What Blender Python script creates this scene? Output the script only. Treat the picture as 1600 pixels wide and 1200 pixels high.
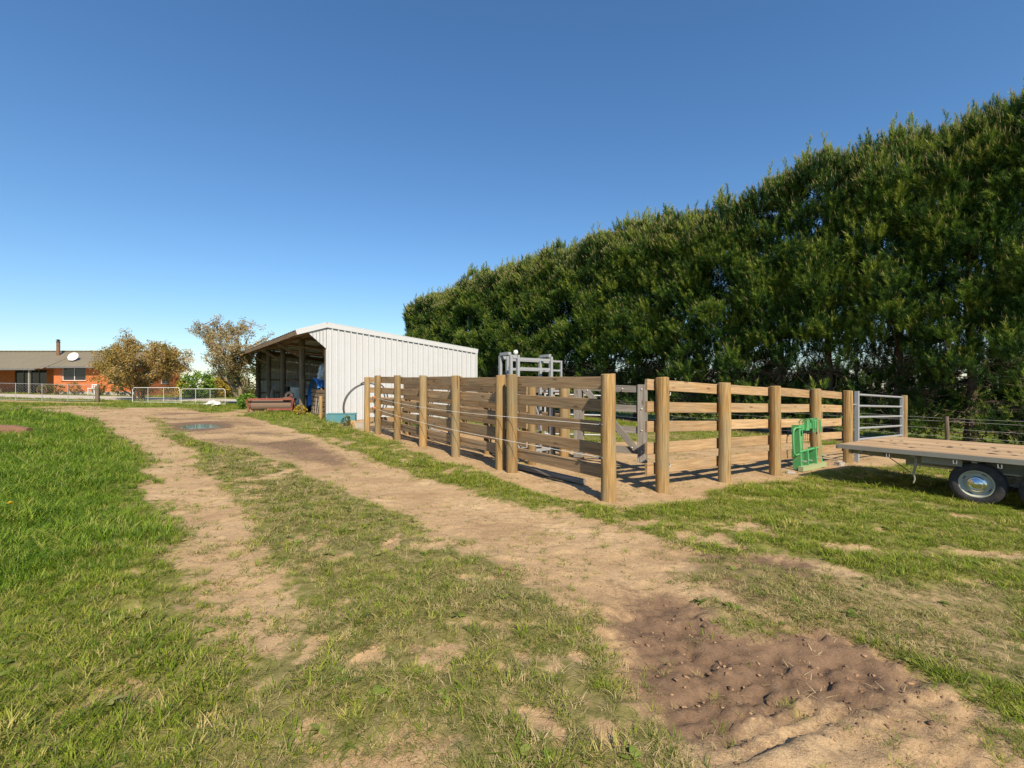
import bpy, math, random
import numpy as np
from mathutils import Vector, Matrix
R = math.radians
random.seed(7)
rng = np.random.default_rng(7)
scene = bpy.context.scene
for o in list(bpy.data.objects):
    bpy.data.objects.remove(o)

# ------------------------------------------------------------------ camera, sky, sun, exposure
EYE = 1.53
cam_d = bpy.data.cameras.new('camera')
cam = bpy.data.objects.new('camera', cam_d)
scene.collection.objects.link(cam)
cam.location = (0, 0, EYE)
cam.rotation_euler = (R(90), 0, 0)
cam_d.sensor_width = 36
cam_d.lens = 36 * 723 / 1600
cam_d.shift_y = 8 / 1600
cam_d.clip_start = 0.05
cam_d.clip_end = 6000
scene.camera = cam

SUN_AZ = math.atan2(0.30, -0.954)      # clockwise from +Y
SUN_EL = R(41)
world = bpy.data.worlds.new('World')
scene.world = world
world.use_nodes = True
wt = world.node_tree
bg = wt.nodes['Background']
sky = wt.nodes.new('ShaderNodeTexSky')
sky.sky_type = 'NISHITA'
sky.sun_disc = False
sky.sun_elevation = SUN_EL
sky.sun_rotation = SUN_AZ
sky.altitude = 0
sky.air_density = 1.25
sky.dust_density = 0.2
sky.ozone_density = 6.8
hsv = wt.nodes.new('ShaderNodeHueSaturation')
hsv.inputs['Saturation'].default_value = 1.10
wt.links.new(sky.outputs[0], hsv.inputs['Color'])
wt.links.new(hsv.outputs[0], bg.inputs[0])
bg.inputs[1].default_value = 0.095
sun_d = bpy.data.lights.new('sun', 'SUN')
sun_d.energy = 5.0
sun_d.angle = R(0.53)
sun_d.color = (1.0, 0.875, 0.69)
sun = bpy.data.objects.new('sun', sun_d)
scene.collection.objects.link(sun)
sdir = Vector((math.sin(SUN_AZ) * math.cos(SUN_EL), math.cos(SUN_AZ) * math.cos(SUN_EL), math.sin(SUN_EL)))
sun.rotation_euler = sdir.to_track_quat('Z', 'Y').to_euler()
sun.location = (5, -10, 20)
vs = scene.view_settings
vs.view_transform = 'Standard'
vs.look = 'None'
vs.exposure = 0.62
vs.gamma = 1
vs.use_curve_mapping = False
scene.render.engine = 'CYCLES'
cy = scene.cycles
cy.max_bounces = 5
cy.diffuse_bounces = 2
cy.glossy_bounces = 3
cy.transmission_bounces = 4
cy.transparent_max_bounces = 6
cy.use_denoising = True
cy.denoising_prefilter = 'NONE'

# ------------------------------------------------------------------ small maths
F = 723.0
HZ = 608.0
def V(*a):
    return Vector(a)

_GX = [-3000, -60, -10, 14, 18, 40, 3000]
_GZ = [1.5, 1.5, 0.36, -0.504, -0.56, -0.45, -0.40]
def gz(x, y=0):
    return float(np.interp(x, _GX, _GZ))
def G(px, py):
    """a point of the photograph's ground as a place on the yard's ground plane"""
    d = EYE * F / max(6.0, (py - HZ - 0.036 * (px - 800)))
    return ((px - 800) / F * d, d)

def _hash(ix, iy, seed):
    n = (ix.astype(np.int64) * 374761393 + iy.astype(np.int64) * 668265263 + seed * 1442695041) & 0xffffffff
    n = ((n ^ (n >> 13)) * 1274126177) & 0xffffffff
    n = n ^ (n >> 16)
    return (n & 0xffff) / 65535.0
def vnoise(x, y, seed=0):
    xi = np.floor(x); yi = np.floor(y)
    fx = x - xi; fy = y - yi
    fx = fx * fx * (3 - 2 * fx); fy = fy * fy * (3 - 2 * fy)
    a = _hash(xi, yi, seed); b = _hash(xi + 1, yi, seed)
    c = _hash(xi, yi + 1, seed); d = _hash(xi + 1, yi + 1, seed)
    return a + (b - a) * fx + (c - a) * fy + (a - b - c + d) * fx * fy
def fbm(x, y, seed=0, oct=4):
    s = 0; amp = 0.5; t = 0
    for k in range(oct):
        s = s + amp * vnoise(x, y, seed + k * 17); t += amp
        x = x * 2.03 + 5.1; y = y * 2.03 + 1.7; amp *= 0.5
    return s / t
def sstep(a, b, x):
    t = np.clip((x - a) / (b - a), 0, 1)
    return t * t * (3 - 2 * t)
def polymask(X, Y, poly, soft):
    """1 inside the polygon (world metres), falling to 0 over soft metres round its edge"""
    P = np.array(poly, float); n = len(P)
    inside = np.zeros(X.shape, bool)
    d2 = np.full(X.shape, 1e9)
    for i in range(n):
        x0, y0 = P[i]; x1, y1 = P[(i + 1) % n]
        cond = ((y0 > Y) != (y1 > Y))
        xx = (x1 - x0) * (Y - y0) / ((y1 - y0) if y1 != y0 else 1e-9) + x0
        inside ^= cond & (X < xx)
        ex, ey = x1 - x0, y1 - y0
        L = ex * ex + ey * ey + 1e-12
        t = np.clip(((X - x0) * ex + (Y - y0) * ey) / L, 0, 1)
        d2 = np.minimum(d2, (X - x0 - t * ex) ** 2 + (Y - y0 - t * ey) ** 2)
    d = np.sqrt(d2) * np.where(inside, 1, -1)
    return sstep(-soft, soft, d)

# ------------------------------------------------------------------ objects and meshes
C = scene.collection
def woff(o):
    v = Vector((0, 0, 0))
    while o is not None:
        v += o.location
        o = o.parent
    return v
def tag(o, label=None, cat=None, group=None, kind=None):
    if label: o['label'] = label
    if cat: o['category'] = cat
    if group: o['group'] = group
    if kind: o['kind'] = kind
    return o
def thing(name, label, cat, loc, group=None):
    o = bpy.data.objects.new(name, None)
    o.empty_display_size = 0.2
    C.objects.link(o)
    o.location = loc
    return tag(o, label, cat, group)
def link(name, me, parent=None, loc=None, mat=None):
    o = bpy.data.objects.new(name, me)
    C.objects.link(o)
    o.parent = parent
    if loc is not None:
        o.location = Vector(loc) - (woff(parent) if parent else Vector((0, 0, 0)))
    if mat is not None and not me.materials:
        me.materials.append(mat)
    return o

class MB:
    def __init__(s):
        s.v = []; s.f = []
    def add(s, vs, fs):
        b = len(s.v)
        s.v += [tuple(v) for v in vs]
        s.f += [tuple(i + b for i in f) for f in fs]
        return s
    def box(s, c, size, M=None):
        hx, hy, hz = size[0] / 2, size[1] / 2, size[2] / 2
        q = [Vector((x, y, z)) for x in (-hx, hx) for y in (-hy, hy) for z in (-hz, hz)]
        if M is not None: q = [M @ k for k in q]
        c = Vector(c)
        return s.add([k + c for k in q], [(0, 1, 3, 2), (4, 6, 7, 5), (0, 4, 5, 1), (2, 3, 7, 6), (0, 2, 6, 4), (1, 5, 7, 3)])
    def beam(s, p0, p1, w, h, up=(0, 0, 1)):
        p0 = Vector(p0); p1 = Vector(p1)
        d = (p1 - p0).normalized(); up = Vector(up)
        sd = d.cross(up)
        if sd.length < 1e-4: sd = d.cross(Vector((0, 1, 0)))
        sd.normalize(); u = sd.cross(d)
        q = []
        for p in (p0, p1):
            for a, b in ((-1, -1), (1, -1), (1, 1), (-1, 1)):
                q.append(p + sd * a * w / 2 + u * b * h / 2)
        return s.add(q, [(3, 2, 1, 0), (4, 5, 6, 7), (0, 1, 5, 4), (1, 2, 6, 5), (2, 3, 7, 6), (3, 0, 4, 7)])
    def tube(s, pts, r, n=8, cap=True, closed=False):
        pts = [Vector(p) for p in pts]; m = len(pts)
        rs = r if isinstance(r, (list, tuple)) else [r] * m
        prev = None; base = len(s.v)
        for i, p in enumerate(pts):
            if closed: d = pts[(i + 1) % m] - pts[i - 1]
            else: d = pts[min(i + 1, m - 1)] - pts[max(i - 1, 0)]
            if d.length < 1e-9: d = Vector((0, 0, 1))
            d.normalize()
            if prev is None:
                a = d.cross(Vector((0, 0, 1)))
                if a.length < 1e-3: a = d.cross(Vector((1, 0, 0)))
            else:
                a = prev - d * prev.dot(d)
            a.normalize(); prev = a
            b = d.cross(a)
            for k in range(n):
                t = 2 * math.pi * k / n
                s.v.append(tuple(p + (a * math.cos(t) + b * math.sin(t)) * rs[i]))
        for i in range(m if closed else m - 1):
            j = (i + 1) % m
            for k in range(n):
                l = (k + 1) % n
                s.f.append((base + i * n + k, base + i * n + l, base + j * n + l, base + j * n + k))
        if cap and not closed:
            s.f.append(tuple(base + k for k in range(n))[::-1])
            s.f.append(tuple(base + (m - 1) * n + k for k in range(n)))
        return s
    def cyl(s, p0, p1, r0, r1=None, n=14):
        return s.tube([p0, p1], [r0, r0 if r1 is None else r1], n)
    def lathe(s, prof, o, axis, n=32, cap=False):
        """prof: (radius, distance along axis)"""
        o = Vector(o); ax = Vector(axis).normalized()
        a = ax.cross(Vector((0, 0, 1)))
        if a.length < 1e-3: a = ax.cross(Vector((1, 0, 0)))
        a.normalize(); b = ax.cross(a)
        base = len(s.v)
        for r, h in prof:
            for k in range(n):
                t = 2 * math.pi * k / n
                s.v.append(tuple(o + ax * h + (a * math.cos(t) + b * math.sin(t)) * r))
        for i in range(len(prof) - 1):
            for k in range(n):
                l = (k + 1) % n
                s.f.append((base + i * n + k, base + i * n + l, base + (i + 1) * n + l, base + (i + 1) * n + k))
        return s
    def mesh(s, name, off=(0, 0, 0), smooth=False, angle=None):
        me = bpy.data.meshes.new(name)
        ox, oy, oz = off
        me.from_pydata([(x - ox, y - oy, z - oz) for x, y, z in s.v], [], s.f)
        me.validate()
        if smooth:
            me.shade_smooth()
            if angle:
                try: me.set_sharp_from_angle(angle=R(angle))
                except Exception: pass
        me.update()
        return me
    def part(s, name, mat, parent, smooth=False, angle=35):
        me = s.mesh(name, woff(parent), smooth, angle)
        me.materials.append(mat)
        return link(name, me, parent)
    def top(s, name, mat, loc, label, cat, group=None, smooth=False, angle=35):
        me = s.mesh(name, loc, smooth, angle)
        me.materials.append(mat)
        o = link(name, me, None, loc)
        return tag(o, label, cat, group)

def npmesh(name, verts, faces, attrs=None, mat=None, smooth=False):
    """verts (n,3), faces (m,3) or (m,4) arrays; attrs {name: (domain, array)}"""
    me = bpy.data.meshes.new(name)
    verts = np.asarray(verts, np.float32); faces = np.asarray(faces, np.int32)
    k = faces.shape[1]
    me.vertices.add(len(verts)); me.vertices.foreach_set('co', verts.ravel())
    me.loops.add(faces.size); me.loops.foreach_set('vertex_index', faces.ravel())
    me.polygons.add(len(faces))
    me.polygons.foreach_set('loop_start', np.arange(0, faces.size, k, dtype=np.int32))
    me.polygons.foreach_set('loop_total', np.full(len(faces), k, np.int32))
    if smooth: me.polygons.foreach_set('use_smooth', np.ones(len(faces), bool))
    me.update(calc_edges=True)
    for n_, (dom, arr) in (attrs or {}).items():
        arr = np.asarray(arr, np.float32)
        a = me.attributes.new(n_, 'FLOAT' if arr.ndim == 1 else 'FLOAT_VECTOR', dom)
        a.data.foreach_set('value' if arr.ndim == 1 else 'vector', arr.ravel())
    if mat: me.materials.append(mat)
    return me

# ------------------------------------------------------------------ materials
class NT:
    def __init__(s, name):
        s.m = bpy.data.materials.new(name); s.m.use_nodes = True
        s.t = s.m.node_tree; s.b = s.t.nodes['Principled BSDF']
    def n(s, typ, **kw):
        nd = s.t.nodes.new('ShaderNode' + typ)
        for k, v in kw.items(): setattr(nd, k, v)
        return nd
    def l(s, a, b): s.t.links.new(a, b)
    def coord(s, kind='Object', scale=(1, 1, 1), rand=True):
        tc = s.n('TexCoord'); out = tc.outputs[kind]
        if rand:
            oi = s.n('ObjectInfo'); mu = s.n('Math', operation='MULTIPLY'); mu.inputs[1].default_value = 53.7
            s.l(oi.outputs['Random'], mu.inputs[0])
            ad = s.n('VectorMath', operation='ADD'); s.l(out, ad.inputs[0]); s.l(mu.outputs[0], ad.inputs[1]); out = ad.outputs[0]
        mp = s.n('Mapping'); mp.inputs['Scale'].default_value = scale
        s.l(out, mp.inputs[0]); return mp.outputs[0]
    def noise(s, vec, scale=5, detail=4, rough=0.55, dist=0):
        nd = s.n('TexNoise'); nd.inputs['Scale'].default_value = scale; nd.inputs['Detail'].default_value = detail
        nd.inputs['Roughness'].default_value = rough; nd.inputs['Distortion'].default_value = dist
        if vec is not None: s.l(vec, nd.inputs['Vector'])
        return nd.outputs['Fac']
    def ramp(s, fac, stops):
        nd = s.n('ValToRGB'); e = nd.color_ramp.elements
        while len(e) < len(stops): e.new(0.5)
        for k, (p, c) in enumerate(stops):
            e[k].position = p; e[k].color = (c[0], c[1], c[2], 1) if isinstance(c, (tuple, list)) else (c, c, c, 1)
        s.l(fac, nd.inputs[0]); return nd.outputs[0]
    def mix(s, fac, a, b, mode='MIX'):
        nd = s.n('Mix', data_type='RGBA', blend_type=mode)
        for sock, v in ((nd.inputs[0], fac), (nd.inputs[6], a), (nd.inputs[7], b)):
            if isinstance(v, (int, float)): sock.default_value = v
            elif isinstance(v, (tuple, list)): sock.default_value = (v[0], v[1], v[2], 1)
            else: s.l(v, sock)
        return nd.outputs[2]
    def math(s, op, a, b=None, clamp=False):
        nd = s.n('Math', operation=op, use_clamp=clamp)
        for i, v in enumerate((a, b)):
            if v is None: continue
            if isinstance(v, (int, float)): nd.inputs[i].default_value = v
            else: s.l(v, nd.inputs[i])
        return nd.outputs[0]
    def attr(s, name, kind='GEOMETRY'):
        nd = s.n('Attribute', attribute_name=name, attribute_type=kind); return nd
    def bump(s, h, strength=0.3, dist=0.02):
        nd = s.n('Bump'); nd.inputs['Strength'].default_value = strength; nd.inputs['Distance'].default_value = dist
        s.l(h, nd.inputs['Height']); s.l(nd.outputs[0], s.b.inputs['Normal'])
    def set(s, col=None, rough=None, metal=None, spec=None):
        for nm, v in (('Base Color', col), ('Roughness', rough), ('Metallic', metal), ('Specular IOR Level', spec)):
            if v is None: continue
            if isinstance(v, (int, float)): s.b.inputs[nm].default_value = v
            elif isinstance(v, (tuple, list)): s.b.inputs[nm].default_value = (v[0], v[1], v[2], 1)
            else: s.l(v, s.b.inputs[nm])
        return s

def m_wood(name, c_dark, c_mid, c_light, axis, tint=(0.3, 0.3, 0.28), tint_amt=0.35, knots=True, cracks=0.5):
    t = NT(name)
    sc = [16, 16, 16]; sc[axis] = 0.9
    v = t.coord('Object', tuple(sc))
    g = t.noise(v, 1.6, 6, 0.65, 0.4)
    col = t.ramp(g, [(0.25, c_dark), (0.5, c_mid), (0.78, c_light)])
    sb = [3, 3, 3]; sb[axis] = 1.1
    vb = t.coord('Object', tuple(sb))
    blotch = t.noise(vb, 1.3, 3)
    col = t.mix(t.math('MULTIPLY', t.ramp(blotch, [(0.42, 0.0), (0.66, 1.0)]), tint_amt), col, tint)
    sf = [70, 70, 70]; sf[axis] = 1.6
    fine = t.noise(t.coord('Object', tuple(sf)), 1.0, 4, 0.7, 0.3)
    col = t.mix(t.math('MULTIPLY', t.ramp(fine, [(0.40, 1.0), (0.56, 0.0)]), 0.42), col, (c_dark[0] * .6, c_dark[1] * .6, c_dark[2] * .6))
    oi = t.n('ObjectInfo')
    hs = t.n('HueSaturation'); t.l(col, hs.inputs['Color'])
    t.l(t.math('ADD', t.math('MULTIPLY', oi.outputs['Random'], 0.36), 0.82), hs.inputs['Value'])
    col = hs.outputs[0]
    if knots:
        sk = [5.5, 5.5, 5.5]; sk[axis] = 1.7
        vo = t.n('TexVoronoi'); t.l(t.coord('Object', tuple(sk)), vo.inputs['Vector']); vo.inputs['Scale'].default_value = 1.0
        kf = t.ramp(vo.outputs['Distance'], [(0.06, 1.0), (0.16, 0.0)])
        col = t.mix(t.math('MULTIPLY', kf, 0.65), col, (c_dark[0] * 0.4, c_dark[1] * 0.33, c_dark[2] * 0.3))
    scr = [34, 34, 34]; scr[axis] = 0.55
    cr = t.noise(t.coord('Object', tuple(scr)), 1.0, 2, 0.5, 0.2)
    crf = t.ramp(cr, [(0.69, 0.0), (0.73, 1.0)])
    col = t.mix(t.math('MULTIPLY', crf, cracks), col, (c_dark[0] * 0.3, c_dark[1] * 0.3, c_dark[2] * 0.3))
    t.set(col, 0.86, spec=0.2)
    t.bump(t.math('SUBTRACT', g, t.math('MULTIPLY', crf, 0.8)), 0.5, 0.008)
    return t.m
def m_paint(name, col, rough=0.5, metal=0, dirt=(0.2, 0.16, 0.11), dirt_amt=0.3, scale=4, spec=0.4):
    t = NT(name)
    v = t.coord('Object')
    n1 = t.noise(v, scale, 6, 0.7)
    c = t.mix(t.math('MULTIPLY', t.ramp(n1, [(0.45, 0.0), (0.75, 1.0)]), dirt_amt), col, dirt)
    n2 = t.noise(v, scale * 9, 4, 0.7)
    c = t.mix(t.math('MULTIPLY', t.ramp(n2, [(0.55, 0.0), (0.75, 1.0)]), dirt_amt * 0.6), c, dirt)
    t.set(c, t.math('ADD', t.math('MULTIPLY', n1, 0.25), rough - 0.1), metal, spec)
    t.bump(n2, 0.08, 0.004)
    return t.m
def m_leaf(name, stops, attr='tint', trans=0.25, rough=0.6, spec=0.25, inst=False):
    t = NT(name)
    if inst:
        f = t.n('ObjectInfo').outputs['Random']
    else:
        f = t.attr(attr).outputs['Fac']
    c = t.ramp(f, stops)
    t.set(c, rough, spec=spec)
    tr = t.n('BsdfTranslucent'); t.l(c, tr.inputs[0])
    mx = t.n('MixShader'); mx.inputs[0].default_value = trans
    t.l(t.b.outputs[0], mx.inputs[1]); t.l(tr.outputs[0], mx.inputs[2])
    t.l(mx.outputs[0], t.t.nodes['Material Output'].inputs['Surface'])
    return t.m

POST = m_wood('post_timber', (0.15, 0.088, 0.033), (0.31, 0.195, 0.078), (0.43, 0.285, 0.125), 2, (0.24, 0.205, 0.125), 0.75, False, 0.9)
RAIL = m_wood('rail_timber', (0.25, 0.145, 0.065), (0.41, 0.265, 0.135), (0.52, 0.365, 0.205), 0, (0.31, 0.245, 0.165), 0.5)
RAILG = m_wood('rail_timber_weathered', (0.17, 0.105, 0.055), (0.31, 0.205, 0.11), (0.42, 0.30, 0.17), 0, (0.22, 0.18, 0.125), 0.5)
GREYW = m_wood('grey_timber', (0.12, 0.105, 0.09), (0.22, 0.20, 0.175), (0.32, 0.29, 0.26), 0, (0.16, 0.14, 0.12), 0.5)
GREYZ = m_wood('grey_post_timber', (0.08, 0.06, 0.04), (0.16, 0.125, 0.085), (0.24, 0.19, 0.135), 2, (0.12, 0.10, 0.07), 0.5, False)
DARKW = m_wood('old_brown_timber', (0.13, 0.085, 0.05), (0.24, 0.16, 0.095), (0.34, 0.245, 0.155), 0, (0.20, 0.17, 0.13), 0.4)
DECKW = m_wood('deck_timber', (0.30, 0.185, 0.095), (0.44, 0.30, 0.17), (0.54, 0.39, 0.235), 0, (0.38, 0.30, 0.21), 0.4, False, 0.6)
GALV = m_paint('galvanised_steel', (0.31, 0.32, 0.335), 0.5, 0.25, (0.36, 0.36, 0.35), 0.5, 9)
WHITEP = m_paint('white_pipe', (0.58, 0.58, 0.57), 0.55, 0, (0.45, 0.42, 0.36), 0.4)
CLAD = m_paint('white_steel_sheet', (0.44, 0.455, 0.472), 0.5, 0, (0.40, 0.375, 0.34), 0.35, 1.4)
CLADIN = m_paint('grey_steel_sheet', (0.50, 0.50, 0.49), 0.5, 0.1, (0.3, 0.27, 0.23), 0.4, 1.5)
GREENP = m_paint('green_paint', (0.065, 0.31, 0.105), 0.42, 0, (0.26, 0.30, 0.17), 0.4, 8)
GREENM = m_paint('sunlit_pale_green', (0.28, 0.34, 0.17), 0.7, 0, (0.30, 0.24, 0.14), 0.5, 10)  # paler green stands for sunlight on the implement's base bar
TRLP = m_paint('trailer_grey_green', (0.24, 0.24, 0.19), 0.6, 0, (0.17, 0.13, 0.09), 0.5, 5)
TRLE = m_paint('trailer_edge_grey', (0.25, 0.245, 0.215), 0.55, 0.1, (0.22, 0.18, 0.13), 0.5, 6)
RUBBER = m_paint('tyre_rubber', (0.030, 0.031, 0.034), 0.75, 0, (0.16, 0.13, 0.095), 0.45, 7, 0.25)
RIM = m_paint('rim_cream', (0.42, 0.43, 0.36), 0.5, 0, (0.25, 0.21, 0.14), 0.4, 8)
CHROME = m_paint('hub_chrome', (0.75, 0.75, 0.73), 0.16, 1.0, (0.5, 0.45, 0.35), 0.2, 6)
BLACKP = m_paint('black_poly', (0.035, 0.036, 0.04), 0.5, 0, (0.16, 0.14, 0.12), 0.35, 8)
TEAL = m_paint('teal_paint', (0.055, 0.19, 0.22), 0.6, 0, (0.22, 0.21, 0.18), 0.4, 5)
REDP = m_paint('faded_red_paint', (0.20, 0.042, 0.03), 0.7, 0, (0.24, 0.15, 0.10), 0.75, 5)
RUST = m_paint('rusty_steel', (0.20, 0.105, 0.06), 0.8, 0.2, (0.10, 0.06, 0.04), 0.6, 7)
BLUEP = m_paint('tractor_blue', (0.03, 0.17, 0.52), 0.4, 0, (0.25, 0.27, 0.30), 0.3, 5)
DARKM = m_paint('dark_machine', (0.05, 0.05, 0.052), 0.6, 0.2, (0.14, 0.11, 0.08), 0.5, 6)
CLOTH = m_paint('pale_blue_cloth', (0.56, 0.66, 0.73), 0.9, 0, (0.30, 0.38, 0.45), 0.5, 4)
WHITE = m_paint('white_sacking', (0.55, 0.54, 0.51), 0.85, 0, (0.5, 0.46, 0.4), 0.4, 4)
ORANGE = m_paint('orange_plastic', (0.75, 0.19, 0.02), 0.45, 0, (0.4, 0.2, 0.1), 0.2, 9)
ROPE = m_paint('white_polywire', (0.72, 0.70, 0.66), 0.7, 0, (0.5, 0.46, 0.4), 0.3, 12)
CONC = m_paint('concrete', (0.36, 0.33, 0.28), 0.9, 0, (0.22, 0.17, 0.12), 0.5, 7)
STEELD = m_paint('zinc_bolt', (0.62, 0.62, 0.60), 0.4, 0.6, (0.4, 0.35, 0.3), 0.3, 9)
REDL = m_paint('red_lens', (0.35, 0.03, 0.025), 0.25, 0, (0.2, 0.1, 0.1), 0.2, 9)
BARK = m_paint('pine_bark', (0.085, 0.062, 0.047), 0.95, 0, (0.16, 0.13, 0.11), 0.6, 9, 0.1)
TWIG = m_paint('dead_twig', (0.15, 0.115, 0.085), 0.95, 0, (0.24, 0.20, 0.16), 0.6, 5, 0.1)
BARK2 = m_paint('pale_bark', (0.21, 0.165, 0.115), 0.95, 0, (0.13, 0.10, 0.07), 0.6, 6, 0.1)
ROOFM = m_paint('olive_roof_steel', (0.165, 0.142, 0.095), 0.55, 0, (0.24, 0.19, 0.13), 0.3, 0.6)
GUTTER = m_paint('dark_gutter', (0.12, 0.12, 0.115), 0.5, 0, (0.2, 0.18, 0.15), 0.2)
def _glass():
    t = NT('window_glass'); t.set((0.018, 0.02, 0.023), 0.06, spec=0.6); return t.m
GLASS = _glass()
def _brick():
    t = NT('orange_brick')
    br = t.n('TexBrick'); tc = t.n('TexCoord'); mp = t.n('Mapping'); mp.inputs['Rotation'].default_value = (R(90), 0, 0)
    t.l(tc.outputs['Object'], mp.inputs[0]); t.l(mp.outputs[0], br.inputs['Vector'])
    br.inputs['Scale'].default_value = 1
    for k, v in (('Brick Width', 0.23), ('Row Height', 0.086), ('Mortar Size', 0.006)): br.inputs[k].default_value = v
    br.inputs['Color1'].default_value = (0.52, 0.15, 0.045, 1); br.inputs['Color2'].default_value = (0.42, 0.115, 0.038, 1)
    br.inputs['Mortar'].default_value = (0.42, 0.22, 0.12, 1)
    t.set(br.outputs['Color'], 0.85, spec=0.2); return t.m
BRICK = _brick()
# ------------------------------------------------------------------ plan of the ground (world metres)
def GP(pts): return [G(*p) for p in pts]
LEFT_RUT = GP([(95, 634), (150, 655), (195, 685), (240, 730), (262, 780), (262, 850), (285, 925), (318, 1000), (360, 1050), (470, 1040),
               (500, 985), (455, 925), (418, 860), (392, 800), (345, 745), (300, 708), (258, 682), (232, 660), (215, 640)])
RIGHT_RUT = GP([(205, 632), (290, 638), (385, 652), (470, 675), (560, 706), (650, 742), (760, 778), (900, 806), (985, 818), (1060, 845), (1140, 872),
                (1260, 868), (1395, 900), (1330, 908), (1220, 890), (1100, 905), (1090, 945), (1150, 985), (1270, 990), (1380, 1000), (1500, 1060), (1600, 1112), (1750, 1190),
                (1900, 1500), (1500, 1450), (1250, 1300), (1130, 1170), (1040, 1110), (1000, 1050), (950, 980), (870, 930), (790, 892), (715, 850),
                (640, 805), (560, 775), (470, 730), (400, 702), (330, 690), (262, 668)])
MUD = GP([(1010, 925), (1090, 940), (1150, 985), (1270, 990), (1350, 985), (1540, 1085), (1490, 1130), (1300, 1125), (1170, 1120), (1060, 1090), (1010, 1030), (985, 975)])
MUD2 = GP([(1100, 868), (1200, 855), (1290, 880), (1330, 925), (1280, 960), (1180, 935), (1110, 905)])
DAMP = GP([(230, 640), (330, 642), (395, 655), (470, 685), (560, 712), (560, 735), (470, 722), (380, 695), (290, 682), (240, 660)])
DAMP2 = GP([(400, 690), (470, 682), (540, 705), (560, 728), (480, 722)])
TRAMPLED = GP([(1075, 880), (1180, 875), (1300, 895), (1450, 905), (1640, 930), (1700, 1090), (1600, 1070), (1450, 1020), (1280, 985), (1150, 975), (1090, 940)])
MIDDLE = GP([(300, 675), (400, 704), (560, 778), (720, 855), (880, 935), (960, 1000), (1010, 1060), (1080, 1130), (1400, 1300), (300, 1300), (420, 1060),
             (470, 930), (420, 850), (360, 745)])
LUSH = GP([(-500, 632), (60, 634), (140, 655), (215, 705), (240, 760), (235, 830), (150, 900), (-80, 960), (-700, 900)])
FENCE_STRIP = GP([(505, 652), (560, 668), (640, 700), (720, 728), (800, 758), (900, 785), (965, 800), (1010, 792), (1060, 785), (1130, 768), (1200, 754), (1260, 744), (1330, 730), (1400, 728),
                  (1500, 712), (1470, 690), (1400, 694), (1330, 700), (1250, 690), (1100, 690), (1000, 690), (900, 690), (800, 690), (700, 680), (600, 660), (560, 650)])
PUDDLE_C = G(312, 664)
PATCH = GP([(380, 930), (480, 900), (640, 900), (800, 960), (1000, 1100), (1050, 1300), (500, 1300), (420, 1100)])
BRIGHT_STRIP = GP([(430, 655), (520, 668), (640, 712), (780, 762), (930, 800), (1000, 812), (1080, 838), (1000, 822), (900, 808), (760, 780), (640, 742), (540, 705), (450, 675)])
TRK_A, TRK_B = np.array(G(1075, 1135)), np.array(G(1470, 1010))
_td = (TRK_B - TRK_A) / np.linalg.norm(TRK_B - TRK_A); _tn = np.array((-_td[1], _td[0]))
PUD_Z = gz(PUDDLE_C[0]) - 0.05
def pdist(X, Y):
    dx, dy = X - PUDDLE_C[0], Y - PUDDLE_C[1]
    a = dx * 0.62 - dy * 0.785; b = dx * 0.785 + dy * 0.62
    return np.sqrt((a / 1.35) ** 2 + (b / 0.55) ** 2) + 0.5 * (vnoise(X * 1.7, Y * 1.7, 77) - 0.5)

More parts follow.
